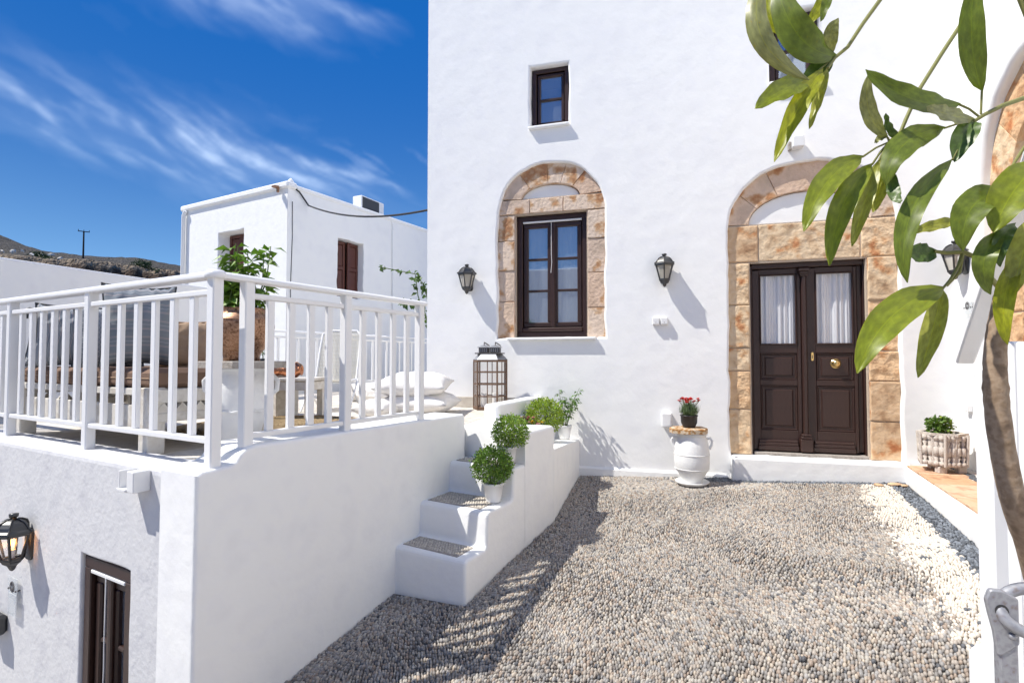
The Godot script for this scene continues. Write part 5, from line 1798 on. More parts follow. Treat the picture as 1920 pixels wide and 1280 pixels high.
	box(sf, Vector3(0, 0.315, 0.14), Vector3(0.76, 0.03, 0.02), 0.003)
	part("fretwork", sf, M.white_wood, stand)
	# ---- the double lantern on the floor by the house
	var ln := thing("floor_lantern", "large wooden lantern with glass and tin roof on terrace floor", "lantern", FF * Transform3D(Basis(Vector3.UP, deg_to_rad(6)), Vector3(0.975, fl, 0.27)))
	var pl := [Vector2(-0.12, 0.13), Vector2(-0.205, -0.02), Vector2(-0.16, -0.13), Vector2(0.16, -0.13), Vector2(0.205, -0.02), Vector2(0.12, 0.13)]
	var y0 := 0.025
	var y1 := 0.605
	var wood := T()
	for k in 6:
		var a: Vector2 = pl[k]
		var b: Vector2 = pl[(k + 1) % 6]
		var A := Vector3(a.x, 0, a.y)
		var B := Vector3(b.x, 0, b.y)
		bar(wood, A + Vector3(0, 0.0, 0), A + Vector3(0, y1, 0), 0.019, 0.019, Vector3.BACK)
		var nrm := (B - A).cross(Vector3.UP).normalized()
		for y in [y0, 0.165, 0.31, 0.455, y1 - 0.012]:
			bar(wood, A + Vector3(0, y, 0), B + Vector3(0, y, 0), 0.013, 0.016 if y > y0 and y < 0.55 else 0.03, Vector3.UP)
		var m := (A + B) / 2
		bar(wood, m + Vector3(0, y0, 0), m + Vector3(0, y1, 0), 0.011, 0.011, Vector3.BACK)
		var g := T()
		quad(g, A + Vector3(0, y0, 0), A + Vector3(0, y1, 0), B + Vector3(0, y1, 0), B + Vector3(0, y0, 0))
		part("glass", g, M.clear_glass, ln)
	part("wooden_frame", wood, M.lantern_wood, ln)
	var bs := T()
	ext(bs, pl.map(func(q): return Vector2(q.x, -q.y)) if true else [], 0.0, 0.022, 0.004, Transform3D(Basis(Vector3(1, 0, 0), Vector3(0, 0, -1), Vector3(0, 1, 0)), Vector3.ZERO))
	part("base", bs, M.lantern_wood, ln)
	var rf := T()
	for k in 6:
		var a: Vector2 = pl[k] * 1.07
		var b: Vector2 = pl[(k + 1) % 6] * 1.07
		var a2 := Vector2(pl[k].x * 0.74, pl[k].y * 0.6)
		var b2 := Vector2(pl[(k + 1) % 6].x * 0.74, pl[(k + 1) % 6].y * 0.6)
		quad(rf, Vector3(a.x, y1, a.y), Vector3(a2.x, 0.675, a2.y), Vector3(b2.x, 0.675, b2.y), Vector3(b.x, y1, b.y))
	part("tin_roof", rf, M.tarnished_tin, ln)
	var ct := T()
	box(ct, Vector3(0, 0.682, 0), Vector3(0.34, 0.014, 0.17), 0.003)
	for x in [-0.07, 0.07]:
		box(ct, Vector3(x, 0.72, 0), Vector3(0.115, 0.062, 0.11), 0.003)
	part("vent", ct, M.dark_tin, ln)
	var vd := T()
	for x in [-0.07, 0.07]:
		for k in 4:
			for r in 2:
				lathe(vd, [Vector2(0, 0.001), Vector2(0.007, 0.0)], 8, Transform3D(Basis(Vector3.RIGHT, PI / 2), Vector3(x - 0.039 + k * 0.026, 0.71 + r * 0.022, 0.0556)))
	part("vent_hole", vd, M.tarnished_tin, ln)
	var tl := T()
	for x in [-0.07, 0.07]:
		box(tl, Vector3(x, 0.755, 0), Vector3(0.145, 0.008, 0.14), 0.002)
		for q in [[0.06, 0.02]]:
			quad(tl, Vector3(x - 0.07, 0.759, -0.066), Vector3(x - 0.02, 0.785, 0), Vector3(x + 0.02, 0.785, 0), Vector3(x + 0.07, 0.759, -0.066))
			quad(tl, Vector3(x - 0.07, 0.759, 0.066), Vector3(x + 0.07, 0.759, 0.066), Vector3(x + 0.02, 0.785, 0), Vector3(x - 0.02, 0.785, 0))
			tri(tl, Vector3(x - 0.07, 0.759, 0.066), Vector3(x - 0.02, 0.785, 0), Vector3(x - 0.07, 0.759, -0.066))
			tri(tl, Vector3(x + 0.07, 0.759, 0.066), Vector3(x + 0.07, 0.759, -0.066), Vector3(x + 0.02, 0.785, 0))
	part("tin_cap", tl, M.tarnished_tin, ln)
	for x in [-0.07, 0.07]:
		var rg := T()
		tube(rg, [Vector3(x, 0.78, 0), Vector3(x, 0.815, 0)], 0.006, 6)
		var ring := []
		for k in 17:
			var a := TAU * k / 16.0
			ring.append(Vector3(x + 0.032 + 0.034 * cos(a), 0.797 - 0.022 * cos(a), 0.03 * sin(a)))
		tube(rg, ring, 0.0045, 6, false)
		part("ring_handle", rg, M.dark_tin, ln)
	var cd := T()
	for x in [-0.07, 0.07]:
		tube(cd, [Vector3(x, 0.022, 0), Vector3(x, 0.2, 0)], 0.04, 16)
	part("candle", cd, M.white_cloth, ln)

# ---------------------------------------------------------------- plants
func flower_head(parent, at: Vector3, r: float, h: float, n_leaf: int, n_fl: int, cols: Array, size: float, blade := false):
	var st := T()
	var lf := T()
	var fl := T()
	for k in n_leaf:
		var a := rng.randf() * TAU
		var d := Vector3(cos(a), 0, sin(a))
		var g := rng.randf_range(0.7, 1.3)
		if blade:
			var p := at + d * r * rng.randf_range(0.0, 0.7)
			leaf(lf, p, (d * rng.randf_range(0.15, 0.75) + Vector3(0, 1, 0)).normalized(), d, h * rng.randf_range(0.5, 0.9), 0.007, Color(0.10 * g, 0.15 * g, 0.06 * g), 0.1, rng.randf_range(0.1, 0.5))
		else:
			var p := at + Vector3(d.x * r * rng.randf(), h * rng.randf_range(0.1, 0.8), d.z * r * rng.randf())
			leaf(lf, p, (d + Vector3(0, rng.randf_range(-0.3, 0.8), 0)).normalized(), Vector3.UP, 0.05, 0.022, Color(0.075 * g, 0.14 * g, 0.025 * g))
	for k in n_fl:
		var a := rng.randf() * TAU
		var rr := r * sqrt(rng.randf()) * 1.05
		var p := at + Vector3(cos(a) * rr, h * rng.randf_range(0.82, 1.05), sin(a) * rr)
		tube(st, [at + Vector3(cos(a) * rr * 0.3, 0, sin(a) * rr * 0.3), at.lerp(p, 0.6) + Vector3(0, 0.01, 0), p], 0.002, 4)
		var c: Color = cols[rng.randi() % cols.size()]
		var tilt := Basis(Vector3(cos(a + 1.5), 0, sin(a + 1.5)), rng.randf_range(0.0, 0.5))
		for q in 22:
			var t := q * 2.4
			var e := 0.25 + 0.75 * q / 22.0
			var dd := tilt * Vector3(cos(t) * e, 0.55 - 0.45 * e, sin(t) * e)
			var g := rng.randf_range(0.8, 1.15)
			leaf(fl, p, dd.normalized(), tilt * Vector3.UP, size * (0.4 + 0.2 * e), size * 0.34, Color(c.r * g, c.g * g, c.b * g), 0.1, 0.0)
	part("flower_stem", st, M.green_stem, parent)
	part("leaves", lf, M.foliage, parent)
	part("flowers", fl, M.petal, parent)

func pot_body(o, r0, r1, h, m):
	var s := T()
	lathe(s, [Vector2(0, 0.004), Vector2(r0 - 0.004, 0.004), Vector2(r0, 0.0), Vector2(r0 + 0.001, 0.01), Vector2(r1 - 0.003, h - 0.02), Vector2(r1 + 0.004, h - 0.018), Vector2(r1 + 0.005, h), Vector2(r1 - 0.002, h + 0.001), Vector2(r1 - 0.006, h - 0.02), Vector2(r1 - 0.008, h - 0.03)], 28)
	part("pot", s, m, o)
	var e := T()
	lathe(e, [Vector2(0, h - 0.018), Vector2(r1 - 0.006, h - 0.022)], 20)
	part("soil", e, M.soil, o)

func basil_ball(o, c: Vector3, r: Vector3, n: int, size: float, col: Color, base_y: float):
	var st := T()
	var lf := T()
	for k in 26:
		var d := rdir()
		d.y = absf(d.y)
		tube(st, [Vector3(d.x * 0.03, base_y, d.z * 0.03), c + d * r * 0.35, c + d * r * 0.86], 0.0018, 4, false)
	for k in 22:
		var d := rdir()
		d.y = absf(d.y) * 0.8 - 0.1
		var tip := c + d * r * rng.randf_range(1.08, 1.3)
		tube(st, [c + d * r * 0.6, tip], 0.0012, 4, false)
		for q in 9:
			var g := rng.randf_range(0.75, 1.3)
			leaf(lf, (c + d * r * 0.9).lerp(tip, q / 8.0), (d + rdir()).normalized(), rdir(), size, size * 0.6, Color(col.r * g, col.g * g, col.b * g), 0.2, 0.15)
	var nz := noise(7.0, 2, 90 + n % 17)
	for k in n:
		var d := rdir()
		if d.y < -0.8:
			continue
		var bump := 1.0 + 0.24 * nz.get_noise_3d(d.x, d.y, d.z)
		var rad := bump * (1.0 - 0.42 * pow(rng.randf(), 1.7))
		var p := c + d * r * rad
		var dir := (d + rdir() * 0.75 + Vector3(0, 0.15, 0)).normalized()
		var g := rng.randf_range(0.62, 1.38)
		var yel := rng.randf_range(0.85, 1.2)
		leaf(lf, p, dir, (d + rdir() * 0.6).normalized(), size * rng.randf_range(0.7, 1.25), size * rng.randf_range(0.5, 0.72), Color(col.r * g * yel, col.g * g, col.b * g), 0.2, 0.15)
	part("stems", st, M.green_stem, o)
	part("foliage", lf, M.foliage, o)

func pots():
	rng.seed = 61
	var green := Color(0.165, 0.285, 0.042)
	var lime := Color(0.28, 0.385, 0.038)
	var a := thing("basil_pot", "round basil bush in white plastic pot on the second step", "potted plant", TT * Transform3D(Basis(), Vector3(0.585, 0.85, -1.965)))
	pot_body(a, 0.058, 0.083, 0.155, M.white_plastic)
	basil_ball(a, Vector3(-0.01, 0.285, 0), Vector3(0.155, 0.15, 0.155), 3400, 0.021, green, 0.13)
	var b := thing("basil_pot", "round basil bush in white plastic pot one step higher up", "potted plant", TT * Transform3D(Basis(), Vector3(0.575, 1.104, -2.21)))
	pot_body(b, 0.058, 0.083, 0.155, M.white_plastic)
	basil_ball(b, Vector3(0.03, 0.275, 0), Vector3(0.145, 0.14, 0.15), 3000, 0.020, Color(0.21, 0.33, 0.042), 0.13)
	var c := thing("bush_basil_pot", "wide lime green basil in white pot on the ledge", "potted plant", FF * Transform3D(Basis(), Vector3(1.80, 1.098, 0.66)))
	pot_body(c, 0.055, 0.08, 0.15, M.white_plastic)
	basil_ball(c, Vector3(-0.05, 0.27, 0), Vector3(0.20, 0.19, 0.19), 3600, 0.024, lime, 0.13)
	var d := thing("tall_basil_pot", "tall broad leaved basil in white pot beside the house wall", "potted plant", FF * Transform3D(Basis(), Vector3(1.88, 1.05, 0.17)))
	pot_body(d, 0.06, 0.085, 0.16, M.white_plastic)
	var st := T()
	var lf := T()
	for k in 9:
		var an := TAU * k / 9.0
		var top := Vector3(0.05 + 0.13 * cos(an), rng.randf_range(0.34, 0.62), 0.08 * sin(an))
		var p0 := Vector3(0.02 * cos(an), 0.13, 0.02 * sin(an))
		var mid := p0.lerp(top, 0.55) + Vector3(0, 0.06, 0)
		tube(st, [p0, mid, top], [0.004, 0.0035, 0.002], 5)
		for i in 22:
			var t := rng.randf_range(0.25, 1.0)
			var p := p0.lerp(mid, t * 2.0) if t < 0.5 else mid.lerp(top, t * 2.0 - 1.0)
			var an2 := rng.randf() * TAU
			var dd := Vector3(cos(an2), rng.randf_range(-0.7, 0.3), sin(an2)).normalized()
			var g := rng.randf_range(0.7, 1.3)
			leaf(lf, p + dd * 0.012, dd, Vector3.UP + rdir() * 0.3, rng.randf_range(0.035, 0.075), rng.randf_range(0.022, 0.042), Color(0.11 * g, 0.21 * g, 0.036 * g), 0.2, 0.3)
	part("stem", st, M.green_stem, d)
	part("foliage", lf, M.foliage, d)
	var e := thing("flower_pot", "crimson pink flowers in a pot behind the upper basil", "potted plant", FF * Transform3D(Basis(), Vector3(1.615, 1.115, 0.97)))
	pot_body(e, 0.05, 0.07, 0.14, M.white_plastic)
	flower_head(e, Vector3(0, 0.13, 0), 0.08, 0.13, 60, 11, [Color(0.32, 0.03, 0.09), Color(0.42, 0.08, 0.16), Color(0.5, 0.16, 0.22)], 0.045)
	var f := thing("flower_pot", "yellow and pale pink flowers in a pot behind the landing edge", "potted plant", FF * Transform3D(Basis(), Vector3(1.70, 1.105, 0.86)))
	pot_body(f, 0.05, 0.07, 0.12, M.white_plastic)
	flower_head(f, Vector3(0, 0.11, 0), 0.10, 0.10, 40, 10, [Color(0.85, 0.58, 0.01), Color(0.65, 0.36, 0.36), Color(0.7, 0.45, 0.42), Color(0.85, 0.62, 0.01)], 0.05)
	var h := thing("succulent_pot", "yellow green whorled plant in a pot at the low wall's end", "potted plant", FF * Transform3D(Basis(), Vector3(1.53, 1.14, 1.22)))
	pot_body(h, 0.05, 0.07, 0.11, M.white_plastic)
	var sf := T()
	for k in 9:
		var an := TAU * k / 9.0
		var p := Vector3(0.055 * cos(an) * (1 if k else 0), 0.14 + 0.06 * rng.randf() + (0.05 if k % 3 == 0 else 0.0), 0.055 * sin(an))
		for i in 16:
			var t := TAU * i / 8.0
			var dd := Vector3(cos(t), 0.35 + 0.5 * (i / 8), sin(t)).normalized()
			leaf(sf, p, dd, Vector3.UP, 0.055, 0.02, Color(0.19, 0.24, 0.022), 0.2, 0.1)
	part("foliage", sf, M.foliage, h)
	# ---- the concrete planter at the corner
	var q := thing("hexagonal_planter", "pale concrete planter of baluster shapes with small green plant", "planter", FF * Transform3D(Basis(Vector3.UP, deg_to_rad(14)), Vector3(5.575, 0.93, 0.36)))
	var body := T()
	lathe(body, [Vector2(0.0, 0.06), Vector2(0.165, 0.06), Vector2(0.172, 0.075), Vector2(0.185, 0.345), Vector2(0.20, 0.35), Vector2(0.20, 0.37), Vector2(0.165, 0.37), Vector2(0.16, 0.33), Vector2(0, 0.325)], 6, Transform3D(Basis(Vector3.UP, PI / 6), Vector3.ZERO), false)
	part("body", body, M.planter_concrete, q)
	for k in 6:
		var n := Basis(Vector3.UP, PI / 3 * k)
		for i in 4:
			var bl := T()
			var x := -0.069 + i * 0.046
			lathe(bl, [Vector2(0.0, 0.07), Vector2(0.022, 0.07), Vector2(0.024, 0.105), Vector2(0.010, 0.113), Vector2(0.021, 0.145), Vector2(0.008, 0.158), Vector2(0.024, 0.168), Vector2(0.024, 0.24), Vector2(0.009, 0.25), Vector2(0.021, 0.285), Vector2(0.010, 0.30), Vector2(0.024, 0.308), Vector2(0.024, 0.348), Vector2(0, 0.35)], 8, Transform3D(n, Vector3.ZERO) * Transform3D(Basis(Vector3.UP, PI / 8), Vector3(x, 0, 0.160)))
			part("baluster", bl, M.planter_concrete, q)
		var co := T()
		tube(co, [n * Vector3(0.098, 0.065, 0.166), n * Vector3(0.104, 0.36, 0.176)], 0.013, 6)
		part("corner_rib", co, M.planter_concrete, q)
	for e2 in [[-0.09, 0.1], [0.09, 0.1], [0.0, -0.12]]:
		var ft := T()
		box(ft, Vector3(e2[0], 0.03, e2[1]), Vector3(0.075, 0.06, 0.06), 0.005)
		part("foot", ft, M.planter_concrete, q)
	var so := T()
	lathe(so, [Vector2(0, 0.345), Vector2(0.158, 0.34)], 18)
	part("soil", so, M.soil, q)
	var pf := T()
	for k in 420:
		var an := rng.randf() * TAU
		var rr := 0.10 * sqrt(rng.randf())
		var p := Vector3(-0.02 + cos(an) * rr, rng.randf_range(0.36, 0.52) - rr * 0.45, sin(an) * rr)
		var g := rng.randf_range(0.6, 1.4)
		leaf(pf, p, (rdir() + Vector3(0, 0.5, 0)).normalized(), Vector3.UP + rdir() * 0.5, 0.042, 0.032, Color(0.10 * g, 0.18 * g, 0.026 * g) if p.x < 0.02 else Color(0.25 * g, 0.31 * g, 0.03 * g), 0.2, 0.2)
	part("foliage", pf, M.foliage, q)

# ---------------------------------------------------------------- the amphora by the door
func amphora():
	rng.seed = 71
	var at := Vector3(3.305, ground_at(3.305, 0.33) + 0.004, 0.33)
	var sc := T()
	lathe(sc, [Vector2(0, 0), Vector2(0.14, 0.0), Vector2(0.168, 0.022), Vector2(0.178, 0.036), Vector2(0.171, 0.040), Vector2(0.155, 0.028), Vector2(0.12, 0.014), Vector2(0, 0.012)], 36)
	solo("clay_saucer", "white clay saucer under the amphora by the door", "saucer", sc, M.white_clay, FF * Transform3D(Basis(), at))
	var o := thing("amphora", "white ribbed clay amphora with two ears beside the door", "amphora", FF * Transform3D(Basis(), at + Vector3(0, 0.013, 0)))
	var s := T()
	lathe(s, [Vector2(0, 0), Vector2(0.094, 0.0), Vector2(0.098, 0.02), Vector2(0.118, 0.06), Vector2(0.144, 0.105), Vector2(0.164, 0.14), Vector2(0.178, 0.17), Vector2(0.183, 0.25), Vector2(0.182, 0.32), Vector2(0.174, 0.40), Vector2(0.161, 0.46), Vector2(0.15, 0.50), Vector2(0.148, 0.515), Vector2(0.165, 0.525), Vector2(0.165, 0.54), Vector2(0.14, 0.542), Vector2(0.13, 0.50), Vector2(0, 0.49)], 40)
	part("body", s, M.white_clay, o)
	var b := T()
	for y in [[0.162, 0.176], [0.315, 0.183]]:
		var ring := []
		for k in 73:
			var t := TAU * k / 72.0
			ring.append(Vector3(cos(t) * y[1], y[0] + 0.0025 * sin(t * 36.0), sin(t) * y[1]))
		tube(b, ring, 0.004, 6, false)
	part("rope_band", b, M.white_clay, o)
	for sx in [-1.0, 1.0]:
		var h := T()
		tube(h, [Vector3(sx * 0.155, 0.485, 0.02), Vector3(sx * 0.186, 0.49, 0.02), Vector3(sx * 0.208, 0.462, 0.02), Vector3(sx * 0.202, 0.42, 0.02), Vector3(sx * 0.178, 0.375, 0.02)], [0.014, 0.013, 0.012, 0.013, 0.016], 8)
		part("handle", h, M.white_clay, o)
	var sl := T()
	ext(sl, [Vector2(-0.19, -0.13), Vector2(-0.02, -0.19), Vector2(0.14, -0.15), Vector2(0.185, -0.02), Vector2(0.15, 0.13), Vector2(-0.02, 0.17), Vector2(-0.17, 0.10), Vector2(-0.215, -0.02)], 0.0, 0.052, 0.012, Transform3D(Basis(Vector3(1, 0, 0), Vector3(0, 0, -1), Vector3(0, 1, 0)), Vector3.ZERO), 2)
	solo("broken_slab", "broken tan stone slab laid on top of the amphora", "slab", sl, M.broken_slab, FF * Transform3D(Basis(Vector3.UP, 0.1), at + Vector3(-0.02, 0.557, 0)))
	var p := thing("carnation_pot", "red carnations in a dark plastic pot on the amphora", "potted plant", FF * Transform3D(Basis(), at + Vector3(-0.025, 0.61, 0.0)))
	var t := T()
	var prof := [Vector2(0, 0.004), Vector2(0.062, 0.0), Vector2(0.066, 0.012), Vector2(0.084, 0.05), Vector2(0.088, 0.12), Vector2(0.094, 0.124), Vector2(0.094, 0.134), Vector2(0.085, 0.134), Vector2(0.08, 0.11), Vector2(0, 0.105)]
	lathe(t, prof, 32)
	part("pot", t, M.black_plastic, p)
	flower_head(p, Vector3(0, 0.115, 0), 0.115, 0.19, 420, 26, [Color(0.62, 0.022, 0.02), Color(0.55, 0.03, 0.03), Color(0.7, 0.06, 0.045)], 0.045, true)

# ---------------------------------------------------------------- the railing, block and latch at the right edge
func gate_side():
	var o := thing("stair_railing", "white metal stair railing seen end on beside the tree", "railing")
	var pa := px(1812, 673, 1.52)
	var pb := px(1858, 545, 1.22)
	var d := (pb - pa).normalized()
	var far_end := pa + d * 1.5
	var h := T()
	var across := d.cross(Vector3.UP).normalized()
	bar(h, pa - d * 0.02, far_end, 0.042, 0.014, across.cross(d), 0.004)
	part("handrail", h, M.white_paint, o)
	var foot := px(1866, 1245, 1.42).y
	for q in [[px(1857, 690, 1.40), 0.05, "post"], [px(1899, 640, 1.25), 0.03, "post"], [px(1936, 640, 1.12), 0.04, "post"]]:
		var top: Vector3 = q[0]
		var t := T()
		box(t, Vector3(top.x, (top.y + foot - 0.3) / 2, top.z), Vector3(q[1], top.y - foot + 0.3, q[1]), 0.005)
		part(q[2], t, M.white_paint, o)
	for y in [[697.0, 1831.0], [1160.0, 1853.0]]:
		var a := px(y[1], y[0], 1.43)
		var t := T()
		bar(t, a, a + Vector3(0.32, 0.02, 0.62), 0.04, 0.03, Vector3.UP, 0.004)
		part("rail", t, M.white_paint, o)
	var c := px(1880, 1215, 1.45)
	var s := T()
	ext(s, fillet([Vector2(-0.075, -0.25), Vector2(0.45, -0.30), Vector2(0.45, 0.10), Vector2(-0.065, 0.06)], 0.06), -1.0, 0.0, 0.05, Transform3D(Basis(Vector3(1, 0, 0), Vector3(0, 0, -1), Vector3(0, 1, 0)), Vector3.ZERO), 5)
	solo("kerb_block", "rounded white masonry block at the stair railing's foot", "block", s, M.whitewash_thick, Transform3D(Basis(), Vector3(c.x, c.y - 0.005, c.z)))
	# the galvanised latch with its ring
	var l := thing("gate_latch", "galvanised steel bar with a hook plate at lower right", "latch", Transform3D(Basis(Vector3.UP, -0.35).scaled(Vector3(0.88, 0.96, 0.88)), px(1888, 1262, 0.80)))
	var b := T()
	box(b, Vector3(0, -0.16, 0), Vector3(0.026, 0.42, 0.022), 0.003)
	box(b, Vector3(-0.002, 0.072, 0), Vector3(0.022, 0.09, 0.014), 0.003)
	part("bar", b, M.galvanised, l)
	var k := T()
	var outline := [Vector2(-0.016, 0.03), Vector2(-0.010, 0.03), Vector2(0.014, 0.05), Vector2(0.014, 0.118), Vector2(-0.006, 0.128), Vector2(-0.024, 0.128), Vector2(-0.030, 0.112), Vector2(-0.026, 0.09), Vector2(-0.020, 0.065)]
	ext(k, fillet(outline, 0.004), 0.004, 0.013, 0.002)
	part("hook_plate", k, M.galvanised, l)
	var hole := T()
	lathe(hole, [Vector2(0, 0.001), Vector2(0.0095, 0.0)], 16, Transform3D(Basis(Vector3.RIGHT, PI / 2), Vector3(-0.009, 0.098, 0.0135)))
	part("hook_eye", hole, M.black_iron, l)
	var eye: Vector3 = l.transform * Vector3(-0.009, 0.098, 0.008)
	var turn := Basis(Vector3.UP, -0.25)
	var r := thing("steel_shackle", "worn galvanised steel ring hanging through the latch's hook plate", "ring", Transform3D(turn, eye + turn * Vector3(0.043, 0.002, 0)))
	var ring := []
	for i in 33:
		var a := TAU * i / 32.0
		ring.append(Vector3(0.043 * cos(a), 0.027 * sin(a) + 0.004 * cos(a), -0.016 * sin(a)))
	var rt := T()
	tube(rt, ring, 0.0085, 14, false)
	part("ring", rt, M.galvanised, r)
	var bolt := T()
	lathe(bolt, [Vector2(0, 0.006), Vector2(0.004, 0.0055), Vector2(0.0055, 0.003), Vector2(0.0055, 0.0)], 10, Transform3D(Basis(Vector3.RIGHT, PI / 2), Vector3(0.004, 0.062, 0.0125)))
	part("rivet", bolt, M.galvanised, l)

# ---------------------------------------------------------------- the small tree in the foreground
func big_leaf(o, p0: Vector3, p1: Vector3, p2: Vector3, w: float, m: int, face: Vector3, fold := 0.22, curl := 0.0, twist := 0.0):
	var s := T()
	s.set_smooth_group(0)
	var n := 14
	var rows := []
	for i in n + 1:
		var t := float(i) / n
		var c := p0.lerp(p1, t).lerp(p1.lerp(p2, t), t)
		var tan := ((p1 - p0) * (1 - t) + (p2 - p1) * t).normalized()
		var side := tan.cross(face).normalized().rotated(tan, twist * (t - 0.3))
		var nr := side.cross(tan).normalized()
		var half := w * 0.5 * pow(sin(PI * clampf(pow(t, 0.86), 0.0, 1.0)), 0.72) + 0.0008
		var row := []
		for k in 7:
			var q := (k - 3) / 3.0
			row.append([c + side * q * half + nr * (absf(q) * half * fold - q * q * half * curl + 0.0025 * sin(t * 21.0 + q * 2.0) * absf(q)), Vector2(q * 0.5 + 0.5, t)])
		rows.append(row)
	for i in n:
		for k in 6:
			for e in [[i, k], [i, k + 1], [i + 1, k + 1], [i, k], [i + 1, k + 1], [i + 1, k]]:
				s.set_uv(rows[e[0]][e[1]][1])
				s.add_vertex(rows[e[0]][e[1]][0])
	part("leaf", s, M["tree_leaf%d" % m], o)

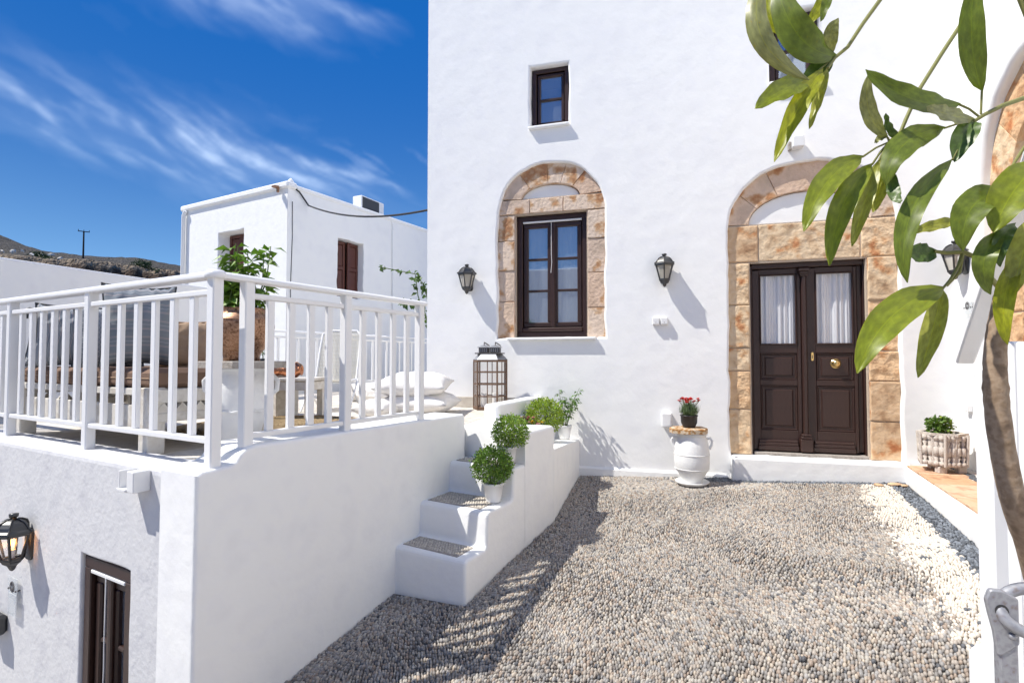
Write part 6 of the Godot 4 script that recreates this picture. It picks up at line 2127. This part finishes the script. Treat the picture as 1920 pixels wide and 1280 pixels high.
func tree():
	var o := thing("young_tree", "young tree with curved trunk and glossy green leaves in foreground", "tree")
	var D := 0.86
	var tp := []
	var tr := []
	for e in [[1990, 1420, 1.0, 0.030], [1965, 1180, 0.92, 0.027], [1932, 1030, 0.88, 0.0255], [1904, 950, D, 0.0245], [1884, 860, D, 0.0245], [1872, 780, D, 0.0240], [1867, 715, D, 0.0232], [1867, 660, D, 0.0220], [1872, 610, D, 0.0205], [1880, 565, D, 0.0185], [1889, 528, D, 0.0150], [1902, 490, D, 0.0128], [1921, 448, 0.87, 0.0120], [1950, 390, 0.88, 0.0110], [1985, 300, 0.9, 0.0095], [1990, 190, 0.9, 0.008]]:
		tp.append(px(e[0], e[1], e[2]))
		tr.append(e[3])
	var base: Vector3 = tp[0]
	tp.push_front(Vector3(base.x + 0.05, 0.35, base.z + 0.06))
	tr.push_front(0.034)
	# a bumpy trunk: finer rings with knots
	var fp_ := []
	var fr_ := []
	var n := noise(9.0, 3, 601)
	for i in tp.size() - 1:
		for k in 5:
			var t := k / 5.0
			var a: Vector3 = tp[maxi(i - 1, 0)]
			var d: Vector3 = tp[mini(i + 2, tp.size() - 1)]
			fp_.append(tp[i].cubic_interpolate(tp[i + 1], a, d, t))
			fr_.append(0.68 * lerpf(tr[i], tr[i + 1], t) * (1.0 + 0.05 * n.get_noise_1d(i + t) + (0.06 if (i * 5 + k) % 17 == 0 else 0.0)))
	var s := T()
	tube(s, fp_, fr_, 16)
	part("trunk", s, M.bark, o)
	# twigs: pixel paths at a depth
	for e in [
		[[1990, 190, 0.90], [1920, 184, 0.86], [1880, 198, 0.84], [1848, 214, 0.84], [1826, 228, 0.84]],
		[[1990, 190, 0.90], [1850, -160, 0.94], [1740, -120, 0.93], [1652, -2, 0.92], [1618, 45, 0.91], [1590, 88, 0.90], [1566, 108, 0.90], [1552, 128, 0.89]],
		[[1990, 190, 0.90], [1905, -60, 0.90], [1850, -30, 0.89], [1803, 45, 0.88], [1768, 98, 0.88], [1726, 165, 0.87], [1700, 222, 0.86], [1690, 246, 0.86], [1668, 266, 0.86]],
		[[1960, 230, 0.9], [1920, 278, 0.86], [1892, 322, 0.85], [1868, 358, 0.84]],
		[[1880, 545, D], [1850, 512, 0.83], [1826, 480, 0.82], [1806, 472, 0.82], [1775, 474, 0.82], [1752, 471, 0.82]],
		[[1806, 472, 0.82], [1798, 498, 0.82], [1782, 525, 0.82], [1768, 541, 0.82]],
		[[1806, 474, 0.82], [1800, 510, 0.825], [1776, 536, 0.83]]]:
		var pts := []
		for q in e:
			pts.append(px(q[0], q[1], q[2]))
		var t := T()
		var r0 := 0.0042 if e.size() > 4 else 0.0028
		var rad := []
		for i in pts.size():
			rad.append(r0 * (1.0 - 0.35 * i / (pts.size() - 1)))
		tube(t, pts, rad, 8)
		part("twig", t, M.twig, o)
	# leaves: foot, bend, tip in pixels and depth; width in pixels; kind of green; fold, curl, twist
	var L := [
		[[1440, -60, 0.86], [1368, 80, 0.80], [1518, 150, 0.86], 52, 3, 0.1, 0.5, 0.6],
		[[1567, 104, 0.90], [1480, 100, 0.86], [1452, -50, 0.90], 78, 0, 0.3, 0.2, -0.6],
		[[1470, 60, 0.92], [1440, 50, 0.92], [1432, -40, 0.94], 34, 2, 0.2, 0.0, 0.0],
		[[1548, -20, 0.93], [1540, 22, 0.93], [1508, 52, 0.93], 26, 2, 0.2, 0.0, 0.0],
		[[1562, -40, 0.89], [1552, 0, 0.89], [1540, 40, 0.89], 22, 0, 0.2, 0.0, 0.0],
		[[1561, 100, 0.90], [1550, 60, 0.88], [1573, 34, 0.87], 32, 3, 0.15, 0.0, 0.0],
		[[1518, 150, 0.89], [1470, 160, 0.86], [1416, 204, 0.85], 58, 1, 0.18, 0.0, 0.2],
		[[1544, 130, 0.89], [1500, 180, 0.87], [1452, 304, 0.86], 46, 2, 0.25, 0.0, 0.3],
		[[1552, 128, 0.89], [1536, 180, 0.89], [1518, 242, 0.88], 22, 4, 0.2, 0.0, 0.4],
		[[1562, 112, 0.90], [1536, 128, 0.91], [1500, 160, 0.92], 44, 5, 0.2, 0.0, 0.0],
		[[1842, 170, 0.84], [1806, 70, 0.80], [1834, -60, 0.80], 52, 0, 0.25, 0.1, 0.2],
		[[1800, 196, 0.84], [1700, 205, 0.80], [1624, 130, 0.82], 52, 0, 0.25, 0.0, 0.2],
		[[1826, 224, 0.84], [1770, 215, 0.80], [1738, 200, 0.80], 40, 3, 0.1, 0.0, 0.5],
		[[1828, 226, 0.84], [1805, 255, 0.83], [1791, 304, 0.83], 50, 5, 0.5, 0.0, 0.0],
		[[1664, 258, 0.86], [1612, 215, 0.84], [1630, 138, 0.83], 34, 3, 0.2, 0.1, 0.2],
		[[1690, 262, 0.86], [1660, 245, 0.85], [1662, 212, 0.85], 16, 5, 0.2, 0.0, 0.8],
		[[1664, 252, 0.86], [1652, 255, 0.86], [1641, 268, 0.86], 15, 3, 0.2, 0.0, 0.0],
		[[1618, 294, 0.85], [1540, 318, 0.82], [1508, 434, 0.80], 60, 1, 0.2, 0.0, 0.15],
		[[1636, 308, 0.85], [1565, 370, 0.82], [1556, 498, 0.81], 54, 1, 0.22, 0.0, 0.1],
		[[1648, 302, 0.85], [1620, 380, 0.83], [1598, 462, 0.83], 34, 4, 0.3, 0.0, 0.1],
		[[1662, 290, 0.86], [1652, 350, 0.85], [1638, 398, 0.85], 38, 4, 0.3, 0.0, 0.0],
		[[1772, 240, 0.84], [1670, 250, 0.80], [1662, 348, 0.82], 66, 0, 0.15, 0.15, 0.5],
		[[1672, 318, 0.83], [1672, 368, 0.82], [1690, 380, 0.80], 26, 5, 0.1, 0.0, 0.5],
		[[1786, 300, 0.83], [1668, 395, 0.79], [1702, 530, 0.80], 50, 0, 0.2, 0.05, 0.3],
		[[1757, 471, 0.82], [1725, 480, 0.82], [1698, 468, 0.82], 48, 5, 0.2, 0.0, 0.0],
		[[1800, 412, 0.85], [1755, 420, 0.85], [1702, 438, 0.85], 26, 4, 0.15, 0.0, 0.0],
		[[1888, 360, 0.80], [1800, 360, 0.77], [1806, 470, 0.79], 74, 0, 0.18, 0.0, 0.2],
		[[1960, 300, 0.78], [1890, 350, 0.76], [1864, 436, 0.77], 92, 1, 0.2, 0.0, 0.0],
		[[1882, 432, 0.79], [1822, 480, 0.77], [1858, 552, 0.79], 46, 0, 0.3, 0.0, 0.2],
		[[1772, 540, 0.82], [1650, 570, 0.78], [1608, 700, 0.78], 80, 1, 0.16, 0.0, 0.1],
		[[1768, 541, 0.82], [1752, 620, 0.81], [1722, 708, 0.80], 44, 4, 0.35, 0.0, 0.3],
		[[1914, 476, 0.80], [1866, 560, 0.78], [1890, 646, 0.79], 40, 2, 0.25, 0.0, 0.3],
		[[1950, 400, 0.80], [1915, 470, 0.78], [1898, 556, 0.79], 60, 4, 0.2, 0.0, 0.0],
		[[1905, 420, 0.79], [1868, 440, 0.77], [1876, 500, 0.78], 34, 5, 0.2, 0.0, 0.0],
		[[1985, 300, 0.9], [2030, 330, 0.88], [2080, 420, 0.86], 80, 0, 0.2, 0.0, 0.0],
		[[1990, 190, 0.9], [2050, 160, 0.9], [2100, 60, 0.9], 80, 1, 0.2, 0.0, 0.0]]
	for e in L:
		var p0 := px(e[0][0], e[0][1], e[0][2])
		var p1 := px(e[1][0], e[1][1], e[1][2])
		var p2 := px(e[2][0], e[2][1], e[2][2])
		var face := (Vector3(-0.1, 2.35, 0.25) - p1).normalized()
		big_leaf(o, p0, p1, p2, e[3] / 1000.0 * e[1][2] * 0.77, e[4], face, e[5], e[6], e[7])
	# leaf stalks
	var st := [[1668, 266, 0.86, 1618, 294, 0.85], [1668, 266, 0.86, 1636, 308, 0.85], [1668, 266, 0.86, 1648, 302, 0.85], [1670, 266, 0.86, 1662, 290, 0.86], [1826, 228, 0.84, 1772, 240, 0.84], [1840, 214, 0.84, 1842, 170, 0.84], [1836, 218, 0.84, 1800, 196, 0.84], [1828, 228, 0.84, 1786, 300, 0.83], [1566, 108, 0.9, 1518, 150, 0.89], [1668, 266, 0.86, 1664, 258, 0.86]]
	for e in st:
		var t := T()
		tube(t, [px(e[0], e[1], e[2]), px((e[0] + e[3]) / 2.0, (e[1] + e[4]) / 2.0 - 3.0, (e[2] + e[5]) / 2.0), px(e[3], e[4], e[5])], 0.0017, 6)
		part("leaf_stalk", t, M.twig, o)

# ---------------------------------------------------------------- what the window panes mirror: the house across the lane
func house_across():
	var s := T()
	box(s, Vector3(1.0, 0.6, 17.0), Vector3(14.0, 10.0, 6.0), 0.05)
	solo("house_across_lane", "white house across the lane mirrored in the window panes", "house", s, M.whitewash, FF)
